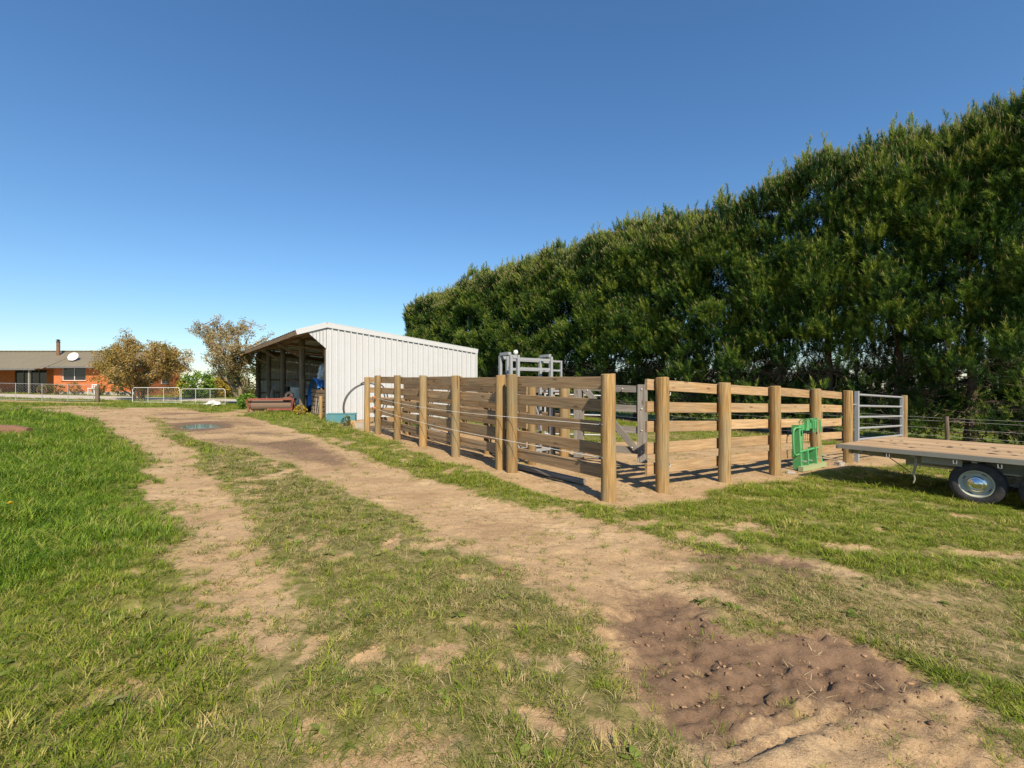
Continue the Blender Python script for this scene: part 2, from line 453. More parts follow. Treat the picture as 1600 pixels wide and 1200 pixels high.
def plan(X, Y):
    """soil, wet, lush, dry, gravel fields at world points"""
    wx = X + (fbm(X * 1.3, Y * 1.3, 3, 4) - 0.5) * 0.55 + (fbm(X * 0.4, Y * 0.4, 9, 3) - 0.5) * 0.5
    wy = Y + (fbm(X * 1.3, Y * 1.3, 5, 4) - 0.5) * 0.75
    s1 = polymask(wx, wy, LEFT_RUT, 0.32) * (0.90 - 0.28 * (1 - sstep(3.2, 6.5, Y)))
    s2 = polymask(wx, wy, RIGHT_RUT, 0.32) * (1 - 0.16 * sstep(0.45, 0.62, fbm(X * 1.1, Y * 1.1, 37)))
    s3 = polymask(wx, wy, FENCE_STRIP, 0.22)
    # the yards: bare where stock stand, grass coming through further back
    u = (X - 1.38) * -0.581 + (Y - 6.64) * 0.814          # along the long fence
    w = (X - 1.38) * 0.814 + (Y - 6.64) * 0.581           # away from it, into the yard
    yard = sstep(-0.5, 0.1, w) * sstep(-0.3, 0.3, u) * (1 - sstep(9.0, 13, u)) * (1 - sstep(10.5, 12, w))
    s4 = yard * (1 - 0.6 * sstep(2.5, 5, w)) * np.clip(1.15 - 0.95 * sstep(1.8, 3.6, w) * sstep(0.34, 0.54, fbm(X * 0.8, Y * 0.8, 21)) - 0.25 * sstep(3, 6, w) - 0.9 * sstep(1.2, 2.2, w) * (1 - sstep(0.5, 1.6, u)) * sstep(.4, .55, fbm(X * .9, Y * .9, 23)), 0, 1)
    # far: trodden gateway and drive beside the shed
    s5 = sstep(-30, -24, X) * 0
    soil = np.maximum.reduce([s1, s2, s3, s4])
    trm = polymask(wx, wy, TRAMPLED, 0.2)
    soil = soil * (1 - trm) + trm * 0.35
    pa = polymask(wx, wy, PATCH, 0.5)
    soil = np.maximum(soil, pa * sstep(0.50, 0.66, 0.6 * fbm(X * 2.4 + 3, Y * 1.7, 33) + 0.4 * fbm(X * 7, Y * 6, 35)) * 0.74)
    mid = polymask(wx, wy, MIDDLE, 0.2)
    soil = np.maximum(soil, mid * sstep(0.56, 0.72, 0.62 * fbm(X * 2.6, Y * 1.6, 41) + 0.38 * fbm(X * 7.5, Y * 6, 43)) * 0.8)
    # under the pines only needles
    hu = (X - 15.5) * -0.612 + (Y - 14) * 0.79
    hw = (X - 15.5) * 0.79 + (Y - 14) * 0.612
    needles = sstep(-0.9, 0.2, hw) * (1 - sstep(3.6, 4.6, hw)) * (1 - sstep(38, 41, hu))
    soil = np.maximum(soil, needles * 0.95)
    wet = np.maximum(polymask(wx, wy, MUD, 0.35), polymask(wx, wy, MUD2, 0.3) * 0.85)
    dp = polymask(wx, wy, DAMP, 0.5) * 0.5 * sstep(0.30, 0.58, fbm(X * 0.8, Y * 0.8, 51))
    dp = np.maximum(dp, polymask(wx, wy, DAMP2, 0.4) * 0.62)
    pd = pdist(X, Y) * .62
    dp = np.maximum(dp, 1 - sstep(0.6, 1.25, pd + (fbm(X, Y, 61) - 0.5) * 0.5))
    soil = np.maximum(soil, dp * 0.9)
    wet = np.maximum(wet * (0.55 + 0.6 * fbm(X * 1.4, Y * 1.4, 71)), dp)
    soil = np.maximum(soil, polymask(wx, wy, MUD, 0.35) * 0.95)
    lush = polymask(wx, wy, LUSH, 0.75)
    strip = polymask(wx, wy, BRIGHT_STRIP, 0.5)
    right = sstep(1.5, 3.0, X) * (1 - trm)
    soil = np.maximum(soil, np.maximum(strip * 0.8, right * 0.32) * sstep(0.58, 0.72, fbm(X * 1.9 + 9, Y * 1.9, 97)))
    soil = np.maximum(soil, (1 - lush) * 0.55 * sstep(0.60, 0.72, fbm(X * 2.7, Y * 2.7, 99)) * (1 - sstep(14, 20, Y)))
    fence_side = np.maximum(right * sstep(-1, 0, 11 - Y), strip) * (1 - pa) * (1 - mid)
    dry = np.clip(np.maximum(np.maximum(mid * 0.75, trm), pa * 0.6), 0, 1) - 0.45 * fence_side
    gravel = sstep(32.5, 33.5, Y - (fbm(X * .5, Y * .5, 81) - .5)) * (1 - sstep(39.5, 40.5, Y)) * (1 - sstep(-14, -12, X))
    soil = np.maximum(soil, gravel)
    near_w = sstep(17, 20, Y) * (1 - sstep(23.8, 25.2, Y + (fbm(X * .6, Y * .6, 88) - .5) * 2.4)) * (1 - sstep(-13.5, -11.5, X + (fbm(X * .5, Y * .5, 89) - .5) * 2.5)) * sstep(-26, -20, X)
    soil = np.maximum(soil, near_w * sstep(0.25, 0.5, fbm(X * .7, Y * .35, 91)))
    lane = sstep(26.5, 27.2, Y) * (1 - sstep(28.2, 29.2, Y)) * (1 - sstep(-25, -23.5, X))
    soil = np.maximum(soil, lane)
    return soil, np.clip(wet, 0, 1), lush, dry, gravel, needles

def height(X, Y, soil, wet):
    r = np.hypot(X, Y)
    z = np.interp(X, _GX, _GZ)
    near = 1 - sstep(30, 60, r)
    z = z + near * ((fbm(X * 0.35, Y * 0.35, 101) - 0.5) * 0.10 + (fbm(X * 2.2, Y * 2.2, 103) - 0.5) * 0.035)
    fine = 1 - sstep(7, 14, r)
    rough = 0.75 + 1.3 * wet
    z = z + fine * ((fbm(X * 9, Y * 9, 105) - 0.5) * 0.042 * rough + (fbm(X * 28, Y * 28, 107, 2) - 0.5) * 0.018 * rough)
    z = z - 0.035 * soil * near
    mudz = polymask(X, Y, MUD, 0.4)
    z = z - mudz * 0.05
    ridge = fbm(X * 4.5, Y * 4.5, 109, 3)
    z = z + mudz * fine * (np.abs(ridge - 0.5) * -0.10 + 0.02 + (np.abs(fbm(X * 11, Y * 11, 111, 3) - 0.5) * -0.07))
    # tyre prints pressed into the mud
    a = (X - TRK_A[0]) * _td[0] + (Y - TRK_A[1]) * _td[1]
    jig = (fbm(X * 5, Y * 5, 117) - 0.5)
    for off, amp, hw_ in ((0.0, 1.0, 0.22), (0.52, 0.8, 0.20), (-0.55, 0.55, 0.16)):
        b = (X - TRK_A[0]) * _tn[0] + (Y - TRK_A[1]) * _tn[1] - off - 0.10 * np.sin(a * 1.1 + off * 3)
        on = sstep(hw_ + .05, hw_, np.abs(b)) * sstep(-0.3, 0.2, a) * (1 - sstep(1.3, 2.0, a)) * sstep(0.30, 0.5, fbm(X * 1.6, Y * 1.6, 115))
        rib = sstep(-0.2, 0.4, np.sin((b + 0.03 * jig) * 2 * math.pi / 0.095))
        lug = 0.55 + 0.45 * sstep(-0.3, 0.3, np.sin((a + 0.6 * b + 0.05 * jig) * 2 * math.pi / 0.17))
        z = z + amp * on * (-0.022 + 0.024 * rib * lug) + amp * 0.007 * np.exp(-((np.abs(b) - hw_ - .06) / 0.045) ** 2) * sstep(-0.3, 0.2, a) * (1 - sstep(1.3, 2.0, a)) * (0.4 + 1.4 * fbm(X * 6, Y * 6, 119))
    pd = pdist(X, Y)
    f = 1 - sstep(1.0, 2.4, pd)
    rim = PUD_Z + 0.07 * (pd - 0.95) + (fbm(X * 1.6, Y * 1.6, 121) - 0.5) * 0.045
    z = z * (1 - f) + rim * f
    return z

def axis_pts(lo, hi, flo, fhi, step, grow):
    a = list(np.arange(flo, fhi, step))
    p, s = fhi, step
    while p < hi: a.append(p); s *= grow; p += s
    a.append(hi)
    p, s = flo, step; b = []
    while p > lo: s *= grow; p -= s; b.append(max(p, lo))
    return np.array(sorted(set(b)) + a)
gx = axis_pts(-2500, 2500, -4.2, 5.6, 0.03, 1.035)
gy = axis_pts(-300, 3000, 1.6, 6.2, 0.026, 1.030)
GXX, GYY = np.meshgrid(gx, gy)
X = GXX.ravel(); Y = GYY.ravel()
soil, wet, lush, dry, gravel, needles = plan(X, Y)
Z = height(X, Y, soil, wet)
nx, ny = len(gx), len(gy)
i0 = (np.arange(ny - 1)[:, None] * nx + np.arange(nx - 1)[None, :]).ravel()
gfaces = np.stack([i0, i0 + 1, i0 + 1 + nx, i0 + nx], 1)

def _ground_mat():
    t = NT('pasture_soil')
    tc = t.n('TexCoord'); v = tc.outputs['Object']
    so = t.attr('soil').outputs['Fac']; we = t.attr('wet').outputs['Fac']
    gr = t.attr('gravel').outputs['Fac']; ne = t.attr('needles').outputs['Fac']; dr = t.attr('dry').outputs['Fac']
    n1 = t.noise(v, 1.1, 8, 0.62); n2 = t.noise(v, 14, 7, 0.7); n3 = t.noise(v, 90, 4, 0.7)
    dirt = t.ramp(n1, [(0.30, (0.29, 0.185, 0.095)), (0.52, (0.41, 0.28, 0.150)), (0.72, (0.50, 0.36, 0.21))])
    dirt = t.mix(t.math('MULTIPLY', t.ramp(n2, [(0.42, 0.0), (0.7, 1.0)]), 0.5), dirt, (0.24, 0.15, 0.08))
    dirt = t.mix(t.math('MULTIPLY', t.ramp(n3, [(0.5, 0.0), (0.68, 1.0)]), 0.55), dirt, (0.54, 0.40, 0.25))
    n4 = t.noise(v, 45, 3, 0.6)
    dirt = t.mix(t.math('MULTIPLY', t.ramp(n4, [(0.30, 1.0), (0.42, 0.0)]), 0.5), dirt, (0.15, 0.09, 0.045))
    mud = t.ramp(n2, [(0.3, (0.118, 0.073, 0.043)), (0.7, (0.215, 0.138, 0.084))])
    c = t.mix(t.ramp(t.math('ADD', we, t.math('ADD', t.math('MULTIPLY', t.math('SUBTRACT', n2, 0.5), 1.3), t.math('MULTIPLY', t.math('SUBTRACT', n1, 0.5), 1.0))), [(0.22, 0.0), (0.62, 1.0)]), dirt, mud)
    grv = t.ramp(n3, [(0.3, (0.36, 0.31, 0.25)), (0.7, (0.56, 0.50, 0.42))])
    c = t.mix(gr, c, grv)
    c = t.mix(t.math('MULTIPLY', ne, 0.9), c, t.ramp(n2, [(0.3, (0.06, 0.040, 0.025)), (0.7, (0.15, 0.095, 0.055))]))
    turf = t.ramp(n2, [(0.30, (0.085, 0.090, 0.020)), (0.48, (0.155, 0.155, 0.035)), (0.62, (0.22, 0.185, 0.075)), (0.8, (0.32, 0.25, 0.13))])
    fa_ = t.attr('far').outputs['Fac']
    turf = t.mix(fa_, turf, t.ramp(n2, [(0.3, (0.085, 0.125, 0.016)), (0.7, (0.16, 0.20, 0.03))]))
    turf = t.mix(t.math('MULTIPLY', dr, 0.6), turf, t.ramp(n2, [(0.3, (0.14, 0.11, 0.045)), (0.7, (0.29, 0.225, 0.115))]))
    ed = t.math('ADD', so, t.math('MULTIPLY', t.math('SUBTRACT', n2, 0.5), 0.9))
    c = t.mix(t.ramp(ed, [(0.28, 0.0), (0.5, 1.0)]), turf, c)
    ro = t.math('SUBTRACT', 0.96, t.math('MULTIPLY', we, 0.24))
    t.set(c, ro, spec=0.18)
    t.bump(t.math('ADD', t.math('MULTIPLY', n2, 0.7), t.math('MULTIPLY', n3, 0.5)), 0.75, 0.02)
    return t.m
GROUND = _ground_mat()
gme = npmesh('ground', np.stack([X, Y, Z], 1), gfaces, {'soil': ('POINT', soil), 'far': ('POINT', sstep(12, 30, np.hypot(X, Y))), 'wet': ('POINT', wet), 'gravel': ('POINT', gravel), 'needles': ('POINT', needles), 'dry': ('POINT', dry)}, GROUND, True)
ground = link('ground', gme)
tag(ground, 'farm track and pasture ground with dirt wheel ruts', None, None, 'structure')
Zg = Z.reshape(ny, nx)
def zat(x, y):
    """height of the built ground"""
    x = np.atleast_1d(np.asarray(x, float)); y = np.atleast_1d(np.asarray(y, float))
    i = np.clip(np.searchsorted(gx, x) - 1, 0, nx - 2); j = np.clip(np.searchsorted(gy, y) - 1, 0, ny - 2)
    fx = (x - gx[i]) / (gx[i + 1] - gx[i]); fy = (y - gy[j]) / (gy[j + 1] - gy[j])
    return (Zg[j, i] * (1 - fx) * (1 - fy) + Zg[j, i + 1] * fx * (1 - fy) + Zg[j + 1, i] * (1 - fx) * fy + Zg[j + 1, i + 1] * fx * fy)
def z1(x, y): return float(zat(x, y)[0])

# puddle: a level sheet of water lying in the hollow
t = NT('puddle_water'); t.set((0.05, 0.038, 0.028), 0.09, spec=0.8)
t.bump(t.noise(t.coord('Object', (1, 1, 1), False), 4, 3, 0.5), 0.06, 0.02)
mb = MB(); ring = []
for k in range(48):
    a = 2 * math.pi * k / 48
    p_, q_ = math.cos(a) * 1.9, math.sin(a) * 0.85
    ring.append((PUDDLE_C[0] + p_ * 0.62 + q_ * 0.785, PUDDLE_C[1] - p_ * 0.785 + q_ * 0.62, PUD_Z))
mb.add(ring, [tuple(range(48))])
pm = mb.mesh('puddle', (0, 0, 0)); pm.materials.append(t.m)
tag(link('puddle', pm), 'shallow muddy puddle reflecting the sky in the wheel rut', None, None, 'structure')

# ------------------------------------------------------------------ grass (uncountable: scattered as stuff)
def blade_arrays(n, hmin, hmax, wmin, wmax, lean, rad, seed, segs=2, flat=0.0):
    r = np.random.default_rng(seed); vs = []; fs = []
    for k in range(n):
        a = r.uniform(0, 2 * math.pi); rr = rad * math.sqrt(r.uniform()); bx, by = rr * math.cos(a), rr * math.sin(a)
        h = r.uniform(hmin, hmax); w = r.uniform(wmin, wmax) / 2
        az = a + r.normal(0, 0.9); ln = abs(r.normal(lean, lean * 0.5)); 
        dx, dy = math.cos(az), math.sin(az); px, py = -dy, dx
        b = len(vs)
        for s in range(segs):
            f = s / segs
            off = ln * h * f ** 1.6; zz = h * f * (1 - flat * f * 0.7)
            ww = w * (1 - 0.35 * f)
            for sg in (-1, 1): vs.append((bx + dx * off + px * ww * sg, by + dy * off + py * ww * sg, zz - 0.006))
        off = ln * h; vs.append((bx + dx * off, by + dy * off, h * (1 - flat * 0.85)))
        for s in range(segs - 1): fs.append((b + 2 * s, b + 2 * s + 1, b + 2 * s + 3)); fs.append((b + 2 * s, b + 2 * s + 3, b + 2 * s + 2))
        fs.append((b + 2 * segs - 2, b + 2 * segs - 1, b + 2 * segs))
    return np.array(vs), np.array(fs)

def scatter(name, label, pts, rotz, scl, tilt, variants, mat):
    col = bpy.data.collections.new(name + '_kinds')
    for k, (v, f) in enumerate(variants):
        me = npmesh(name + '_tuft', v, f, None, mat)
        o = bpy.data.objects.new(name + '_tuft', me)
        col.objects.link(o)
    n = len(pts)
    rot = np.stack([tilt * rng.normal(0, 1, n), tilt * rng.normal(0, 1, n), rotz], 1)
    me = bpy.data.meshes.new(name)
    me.vertices.add(n); me.vertices.foreach_set('co', np.asarray(pts, np.float32).ravel())
    for nm, arr, ty, key in (('rot', rot, 'FLOAT_VECTOR', 'vector'), ('scl', scl, 'FLOAT', 'value')):
        a = me.attributes.new(nm, ty, 'POINT'); a.data.foreach_set(key, np.asarray(arr, np.float32).ravel())
    me.materials.append(mat)
    ng = bpy.data.node_groups.new(name, 'GeometryNodeTree')
    ng.interface.new_socket('Geometry', in_out='INPUT', socket_type='NodeSocketGeometry')
    ng.interface.new_socket('Geometry', in_out='OUTPUT', socket_type='NodeSocketGeometry')
    N = ng.nodes; gi = N.new('NodeGroupInput'); go = N.new('NodeGroupOutput')
    ci = N.new('GeometryNodeCollectionInfo'); ci.inputs['Collection'].default_value = col
    ci.inputs['Separate Children'].default_value = True; ci.inputs['Reset Children'].default_value = True
    ip = N.new('GeometryNodeInstanceOnPoints'); ip.inputs['Pick Instance'].default_value = True
    ar = N.new('GeometryNodeInputNamedAttribute'); ar.data_type = 'FLOAT_VECTOR'; ar.inputs['Name'].default_value = 'rot'
    asx = N.new('GeometryNodeInputNamedAttribute'); asx.data_type = 'FLOAT'; asx.inputs['Name'].default_value = 'scl'
    lk = ng.links.new
    lk(gi.outputs[0], ip.inputs['Points']); lk(ci.outputs[0], ip.inputs['Instance'])
    lk(ar.outputs[0], ip.inputs['Rotation']); lk(asx.outputs[0], ip.inputs['Scale'])
    lk(ip.outputs[0], go.inputs[0])
    o = link(name, me)
    md = o.modifiers.new('scatter', 'NODES'); md.node_group = ng
    return tag(o, label, None, None, 'stuff')

def candidates(bands, hw=1.3):
    P = []; S = []
    for d0, d1, dens, s in bands:
        n = int(hw * (d1 * d1 - d0 * d0) * dens)
        y = np.sqrt(rng.uniform(d0 * d0, d1 * d1, n)); x = rng.uniform(-hw, hw, n) * y
        P.append(np.stack([x, y], 1)); S.append(np.full(n, s))
    return np.concatenate(P), np.concatenate(S)

LUSHM = m_leaf('lush_grass_blade', [(0.0, (0.055, 0.125, 0.008)), (0.45, (0.125, 0.215, 0.012)), (0.82, (0.21, 0.29, 0.024)), (1.0, (0.36, 0.35, 0.09))], inst=True, trans=0.3, rough=0.5)
TURFM = m_leaf('turf_blade', [(0.0, (0.090, 0.150, 0.010)), (0.5, (0.185, 0.245, 0.016)), (0.80, (0.27, 0.295, 0.034)), (1.0, (0.45, 0.36, 0.13))], inst=True, trans=0.28, rough=0.55)
DRYM = m_leaf('worn_grass_blade', [(0.0, (0.10, 0.135, 0.022)), (0.40, (0.19, 0.195, 0.045)), (0.62, (0.30, 0.245, 0.10)), (1.0, (0.47, 0.37, 0.19))], inst=True, trans=0.2, rough=0.7)
pts, ds = candidates([(1.3, 4.0, 900, 0.85), (4.0, 8, 420, 1.0), (8, 15, 130, 1.4), (15, 30, 30, 2.3), (30, 48, 7, 3.4)])
xs, ys = pts[:, 0], pts[:, 1]
so, we, lu, dr, gr, ne = plan(xs, ys)
rough_n = fbm(xs * 3.1, ys * 3.1, 201); big = fbm(xs * 0.9, ys * 0.9, 203)
hf = fbm(xs * 5.5, ys * 5.5, 207, 4)
un = np.clip(((0.45 * rough_n + 0.55 * hf) - 0.5) / 0.105 * 0.29 + 0.5, 0, 1)
den = np.clip(0.5 + (un - (so * 0.86 + 0.10 * (1 - lu) * (so > .02))) * 2.2, 0, 1) * (1 - 0.6 * we * (dr < .5))
keep = rng.uniform(size=len(xs)) < np.maximum(sstep(0.25, 0.7, den) * (1 - 0.35 * so), (0.16 * sstep(0.48, 0.6, fbm(xs * 2.4, ys * 2.4, 211)) + 0.03) * (1 - 0.8 * we) * (1 - ne))
# nothing grows in the water, under the shed, on the drive or under the house
Cs = np.array((-7.78, 19.4)); a_ = (xs - Cs[0]) * -0.617 + (ys - Cs[1]) * 0.787; b_ = (xs - Cs[0]) * 0.787 + (ys - Cs[1]) * 0.617
keep &= ~((a_ > -0.1) & (a_ < 15.8) & (b_ > 0.1) & (b_ < 7.6))
keep &= pdist(xs, ys) > 1.15
keep &= gr < 0.3
u1 = rng.uniform(size=len(xs))
is_lush = keep & (u1 < lu * 0.85)
is_dry = keep & ~is_lush & (rng.uniform(size=len(xs)) < np.clip(dr * 0.72 + (big - 0.5) * 0.7 + 0.22 + 0.35 * so, 0.04, 0.95) * (1 - lu))
is_turf = keep & ~is_lush & ~is_dry
zs = zat(xs, ys)
P3 = np.stack([xs, ys, zs], 1)
def sc_(m, lo, hi): return ds[m] ** 0.8 * rng.uniform(lo, hi, m.sum())
def rz_(m): return rng.uniform(0, 6.283, m.sum())
scatter('lush_grass', 'long lush green grass left of the track', P3[is_lush], rz_(is_lush), sc_(is_lush, 0.7, 1.2) * (0.45 + 0.75 * big[is_lush]) * (0.45 + 0.6 * lu[is_lush]), 0.12,
        [blade_arrays(15, 0.08, 0.20, 0.0045, 0.008, 0.7, 0.055, 300 + k, 3, 0.4) for k in range(4)], LUSHM)
scatter('turf_grass', 'short bright green pasture turf', P3[is_turf], rz_(is_turf), sc_(is_turf, 0.55, 1.1) * (0.45 + 1.0 * big[is_turf]) * (1 - 0.45 * so[is_turf]), 0.15,
        [blade_arrays(17, 0.035, 0.095, 0.0035, 0.006, 0.95, 0.055, 310 + k, 2, 0.45) for k in range(4)], TURFM)
scatter('worn_grass', 'worn straw coloured grass between the wheel ruts', P3[is_dry], rz_(is_dry), sc_(is_dry, 0.5, 1.05) * (0.5 + 0.9 * big[is_dry]) * (1 - 0.45 * so[is_dry]), 0.15,
        [blade_arrays(15, 0.03, 0.09, 0.003, 0.0055, 1.3, 0.055, 320 + k, 2, 0.65) for k in range(4)], DRYM)

# broad leaved weeds
def rosette(seed, n=6, L=0.07):
    r = np.random.default_rng(seed); vs = []; fs = []
    for k in range(n):
        a = 2 * math.pi * k / n + r.normal(0, 0.35); l = L * r.uniform(0.6, 1.2); w = l * r.uniform(0.2, 0.3); up = r.uniform(0.1, 0.55)
        dx, dy = math.cos(a), math.sin(a); b = len(vs)
        for f, wf in ((0.08, 0.12), (0.4, 0.9), (0.72, 0.85)):
            z = l * f * up * (1.2 - f) + 0.008
            for s in (-1, 1): vs.append((dx * l * f - dy * w * wf * s, dy * l * f + dx * w * wf * s, z + 0.004 * s))
        vs.append((dx * l, dy * l, l * up * 0.15 + 0.006))
        fs += [(b, b + 1, b + 3), (b, b + 3, b + 2), (b + 2, b + 3, b + 5), (b + 2, b + 5, b + 4), (b + 4, b + 5, b + 6)]
    return np.array(vs), np.array(fs)
wp, ws = candidates([(1.4, 6, 22, 1.0), (6, 12, 6, 1.2)])
wso, wwe, wlu, wdr, _, _ = plan(wp[:, 0], wp[:, 1])
wk = (wso < 0.45) & (rng.uniform(size=len(wp)) < (0.12 + 0.88 * sstep(0.52, 0.66, fbm(wp[:, 0] * 1.1, wp[:, 1] * 1.1, 401))) * (1 - wlu) * (1 - 0.75 * wso) * (1 - wwe))
wp = wp[wk]
WEEDM = m_leaf('weed_leaf', [(0, (0.09, 0.13, 0.02)), (0.6, (0.16, 0.20, 0.035)), (1, (0.27, 0.26, 0.08))], inst=True, trans=0.2, rough=0.5)
scatter('broadleaf_weeds', 'low broad leaved weeds among the worn grass', np.column_stack([wp, zat(wp[:, 0], wp[:, 1]) + 0.004]), rng.uniform(0, 6.28, len(wp)), rng.uniform(0.4, 0.95, len(wp)), 0.1,
        [rosette(420 + k, 5 + k) for k in range(3)], WEEDM)

# clods of dried mud and crumbs of soil
def clod(seed):
    import bmesh
    bm = bmesh.new(); bmesh.ops.create_icosphere(bm, subdivisions=2, radius=1)
    r = np.random.default_rng(seed); o = r.uniform(0, 50, 3)
    for v in bm.verts:
        from mathutils import noise
        k = 1 + 0.75 * noise.noise(v.co * 1.1 + Vector(o)) + 0.7 * noise.noise(v.co * 2.7 + Vector(o))
        v.co = Vector((v.co.x * k, v.co.y * k * 0.8, v.co.z * k * 0.45))
    bmesh.ops.triangulate(bm, faces=bm.faces)
    bm.verts.index_update()
    vv = np.array([v.co[:] for v in bm.verts]); ff = np.array([[q.index for q in f.verts] for f in bm.faces]); bm.free()
    return vv, ff
t = NT('dried_mud'); oi = t.n('ObjectInfo'); t.set(t.ramp(oi.outputs['Random'], [(0, (0.12, 0.072, 0.045)), (0.6, (0.22, 0.135, 0.082)), (1, (0.36, 0.24, 0.14))]), 0.95, spec=0.15)
cp, cs = candidates([(1.5, 6, 800, 1.0), (6, 13, 80, 1.4)])
cso, cwe, _, cdr, _, _ = plan(cp[:, 0], cp[:, 1])
mudm = polymask(cp[:, 0], cp[:, 1], MUD, 0.3)
ck = rng.uniform(size=len(cp)) < np.clip(cso * 0.22 + mudm * 0.35 * sstep(0.45, 0.6, fbm(cp[:, 0] * 2.3, cp[:, 1] * 2.3, 431)) + 0.12 * mudm, 0, 1)
cp = cp[ck]; mm = mudm[ck]
csz = np.clip(rng.lognormal(-0.6, 0.65, len(cp)), 0.15, 2.0) * (0.0050 + 0.0045 * mm)
scatter('mud_clods', 'crumbled clods of dried mud along the ruts', np.column_stack([cp, zat(cp[:, 0], cp[:, 1]) + csz * 0.15]), rng.uniform(0, 6.28, len(cp)), csz, 0.3, [clod(440 + k) for k in range(4)], t.m)

# fallen straw on the bare soil
sp, _ = candidates([(1.4, 9, 60, 1.0), (9, 14, 20, 1.0)])
sso = plan(sp[:, 0], sp[:, 1])[0]
sk = rng.uniform(size=len(sp)) < 0.55 * sso * sstep(0.4, 0.65, fbm(sp[:, 0] * 1.5, sp[:, 1] * 1.5, 451))
sp = sp[sk]
STRAWM = m_leaf('straw', [(0, (0.30, 0.21, 0.10)), (1, (0.55, 0.43, 0.23))], inst=True, trans=0.05, rough=0.8)
scatter('straw_litter', 'bits of straw lying on bare soil', np.column_stack([sp, zat(sp[:, 0], sp[:, 1]) + 0.004]), rng.uniform(0, 6.28, len(sp)), rng.uniform(0.6, 1.3, len(sp)), 0.05,
        [blade_arrays(4, 0.012, 0.02, 0.003, 0.005, 4.0, 0.04, 460 + k, 2, 0.5) for k in range(3)], STRAWM)
# ------------------------------------------------------------------ timber helpers
def timber(name, p0, p1, w, h, mat, parent, roll=0.0, warp=0.006, up=(0, 0, 1)):
    """a sawn board with eased edges; local X runs along the grain"""
    p0 = Vector(p0); p1 = Vector(p1); L = (p1 - p0).length
    c = min(w, h) * 0.12
    sec = [(-w / 2 + c, -h / 2), (w / 2 - c, -h / 2), (w / 2, -h / 2 + c), (w / 2, h / 2 - c), (w / 2 - c, h / 2), (-w / 2 + c, h / 2), (-w / 2, h / 2 - c), (-w / 2, -h / 2 + c)]
    vs = []; fs = []; m = 4
    ph = random.uniform(0, 6.28); k1 = random.uniform(-warp, warp); k2 = random.uniform(-warp, warp)
    for i in range(m):
        f = i / (m - 1); bow = math.sin(math.pi * f)
        for a, b in sec:
            vs.append((L * f, a + k1 * bow, b + k2 * bow + random.uniform(-.0012, .0012)))
    for i in range(m - 1):
        for k in range(8):
            l = (k + 1) % 8
            fs.append((i * 8 + k, i * 8 + l, (i + 1) * 8 + l, (i + 1) * 8 + k))
    fs.append(tuple(range(8))[::-1]); fs.append(tuple(range((m - 1) * 8, m * 8)))
    me = bpy.data.meshes.new(name); me.from_pydata(vs, [], fs); me.materials.append(mat); me.update()
    d = (p1 - p0).normalized(); u = Vector(up)
    y = u.cross(d)
    if y.length < 1e-4: y = Vector((0, 1, 0)).cross(d)
    y.normalize(); z = d.cross(y)
    o = link(name, me, parent, p0)
    o.rotation_euler = (Matrix((d, y, z)).transposed() @ Matrix.Rotation(roll, 3, 'X')).to_euler()
    return o

def post_mesh(seed, mat, h=1.95, r=0.1, n=20):
    rr = np.random.default_rng(seed); mb = MB(); rings = 7
    wob = rr.normal(0, 0.035, n); tw = rr.normal(0, 0.012, (rings, 2))
    zs = [0, h * .2, h * .4, h * .6, h * .8, h - 0.012, h]
    taper = rr.uniform(0.0, 0.06)
    for i, z in enumerate(zs):
        f = z / h
        for k in range(n):
            a = 2 * math.pi * k / n
            q = r * (1 + wob[k] * 0.6 + rr.normal(0, 0.006)) * (1.03 - taper * f)
            if i == rings - 1: q -= 0.010
            mb.v.append((math.cos(a) * q + tw[i][0] * .3, math.sin(a) * q + tw[i][1] * .3, z + (0.006 * math.cos(a + seed) if i >= rings - 2 else 0)))
    for i in range(rings - 1):
        for k in range(n):
            l = (k + 1) % n
            mb.f.append((i * n + k, i * n + l, (i + 1) * n + l, (i + 1) * n + k))
    mb.f.append(tuple((rings - 1) * n + k for k in range(n)))
    me = mb.mesh('post', (0, 0, 0), True, 40); me.materials.append(mat)
    return me
POSTS = [post_mesh(500 + k, POST) for k in range(6)]
POSTSG = [post_mesh(520 + k, GREYZ) for k in range(3)]
def post(x, y, h, r, parent, bank=POSTS, name='post', lean=0.0):
    me = random.choice(bank)
    zb = gz(x, y) - 0.15
    o = link(name, me, parent, (x, y, zb))
    o.scale = (r / 0.1, r / 0.1, (h + 0.15) / 1.95)
    o.rotation_euler = (random.uniform(-lean, lean), random.uniform(-lean, lean), random.uniform(0, 6.28))
    return o

# yard frame: u runs along the long fence away from the corner post, w runs into the yard
O2 = V(1.38, 6.64, 0); U = V(-0.581, 0.814, 0); W = V(0.814, 0.581, 0)
def yp(u, w, z=0.0):
    p = O2 + U * u + W * w
    return V(p.x, p.y, gz(p.x) + z)
RH = [1.67, 1.335, 1.0, 0.665, 0.34]
def rails(a, b, heights, parent, mat=RAIL, h=0.18, t=0.048, jitter=0.012, name='rail'):
    for z in heights:
        timber(name, a + V(0, 0, z + random.uniform(-jitter, jitter)), b + V(0, 0, z + random.uniform(-jitter, jitter)), t, h * random.uniform(.96, 1.04), mat, parent)

# long fence, receding to the left
f1 = thing('yard_fence', 'long five rail timber yard fence running back towards the white shed', 'fence', yp(6.2, 0), 'stock yard fences')
us = [2.755, 4.54, 6.26, 7.97, 9.6]
for k, u in enumerate(us): post(*yp(u, 0).xy, 1.8 + random.uniform(-.02, .02), 0.098, f1)
for a, b in zip(us[:-1], us[1:]):
    rails(yp(a - .02, .135), yp(b + .02, .135), RH, f1, RAILG, h=0.19)
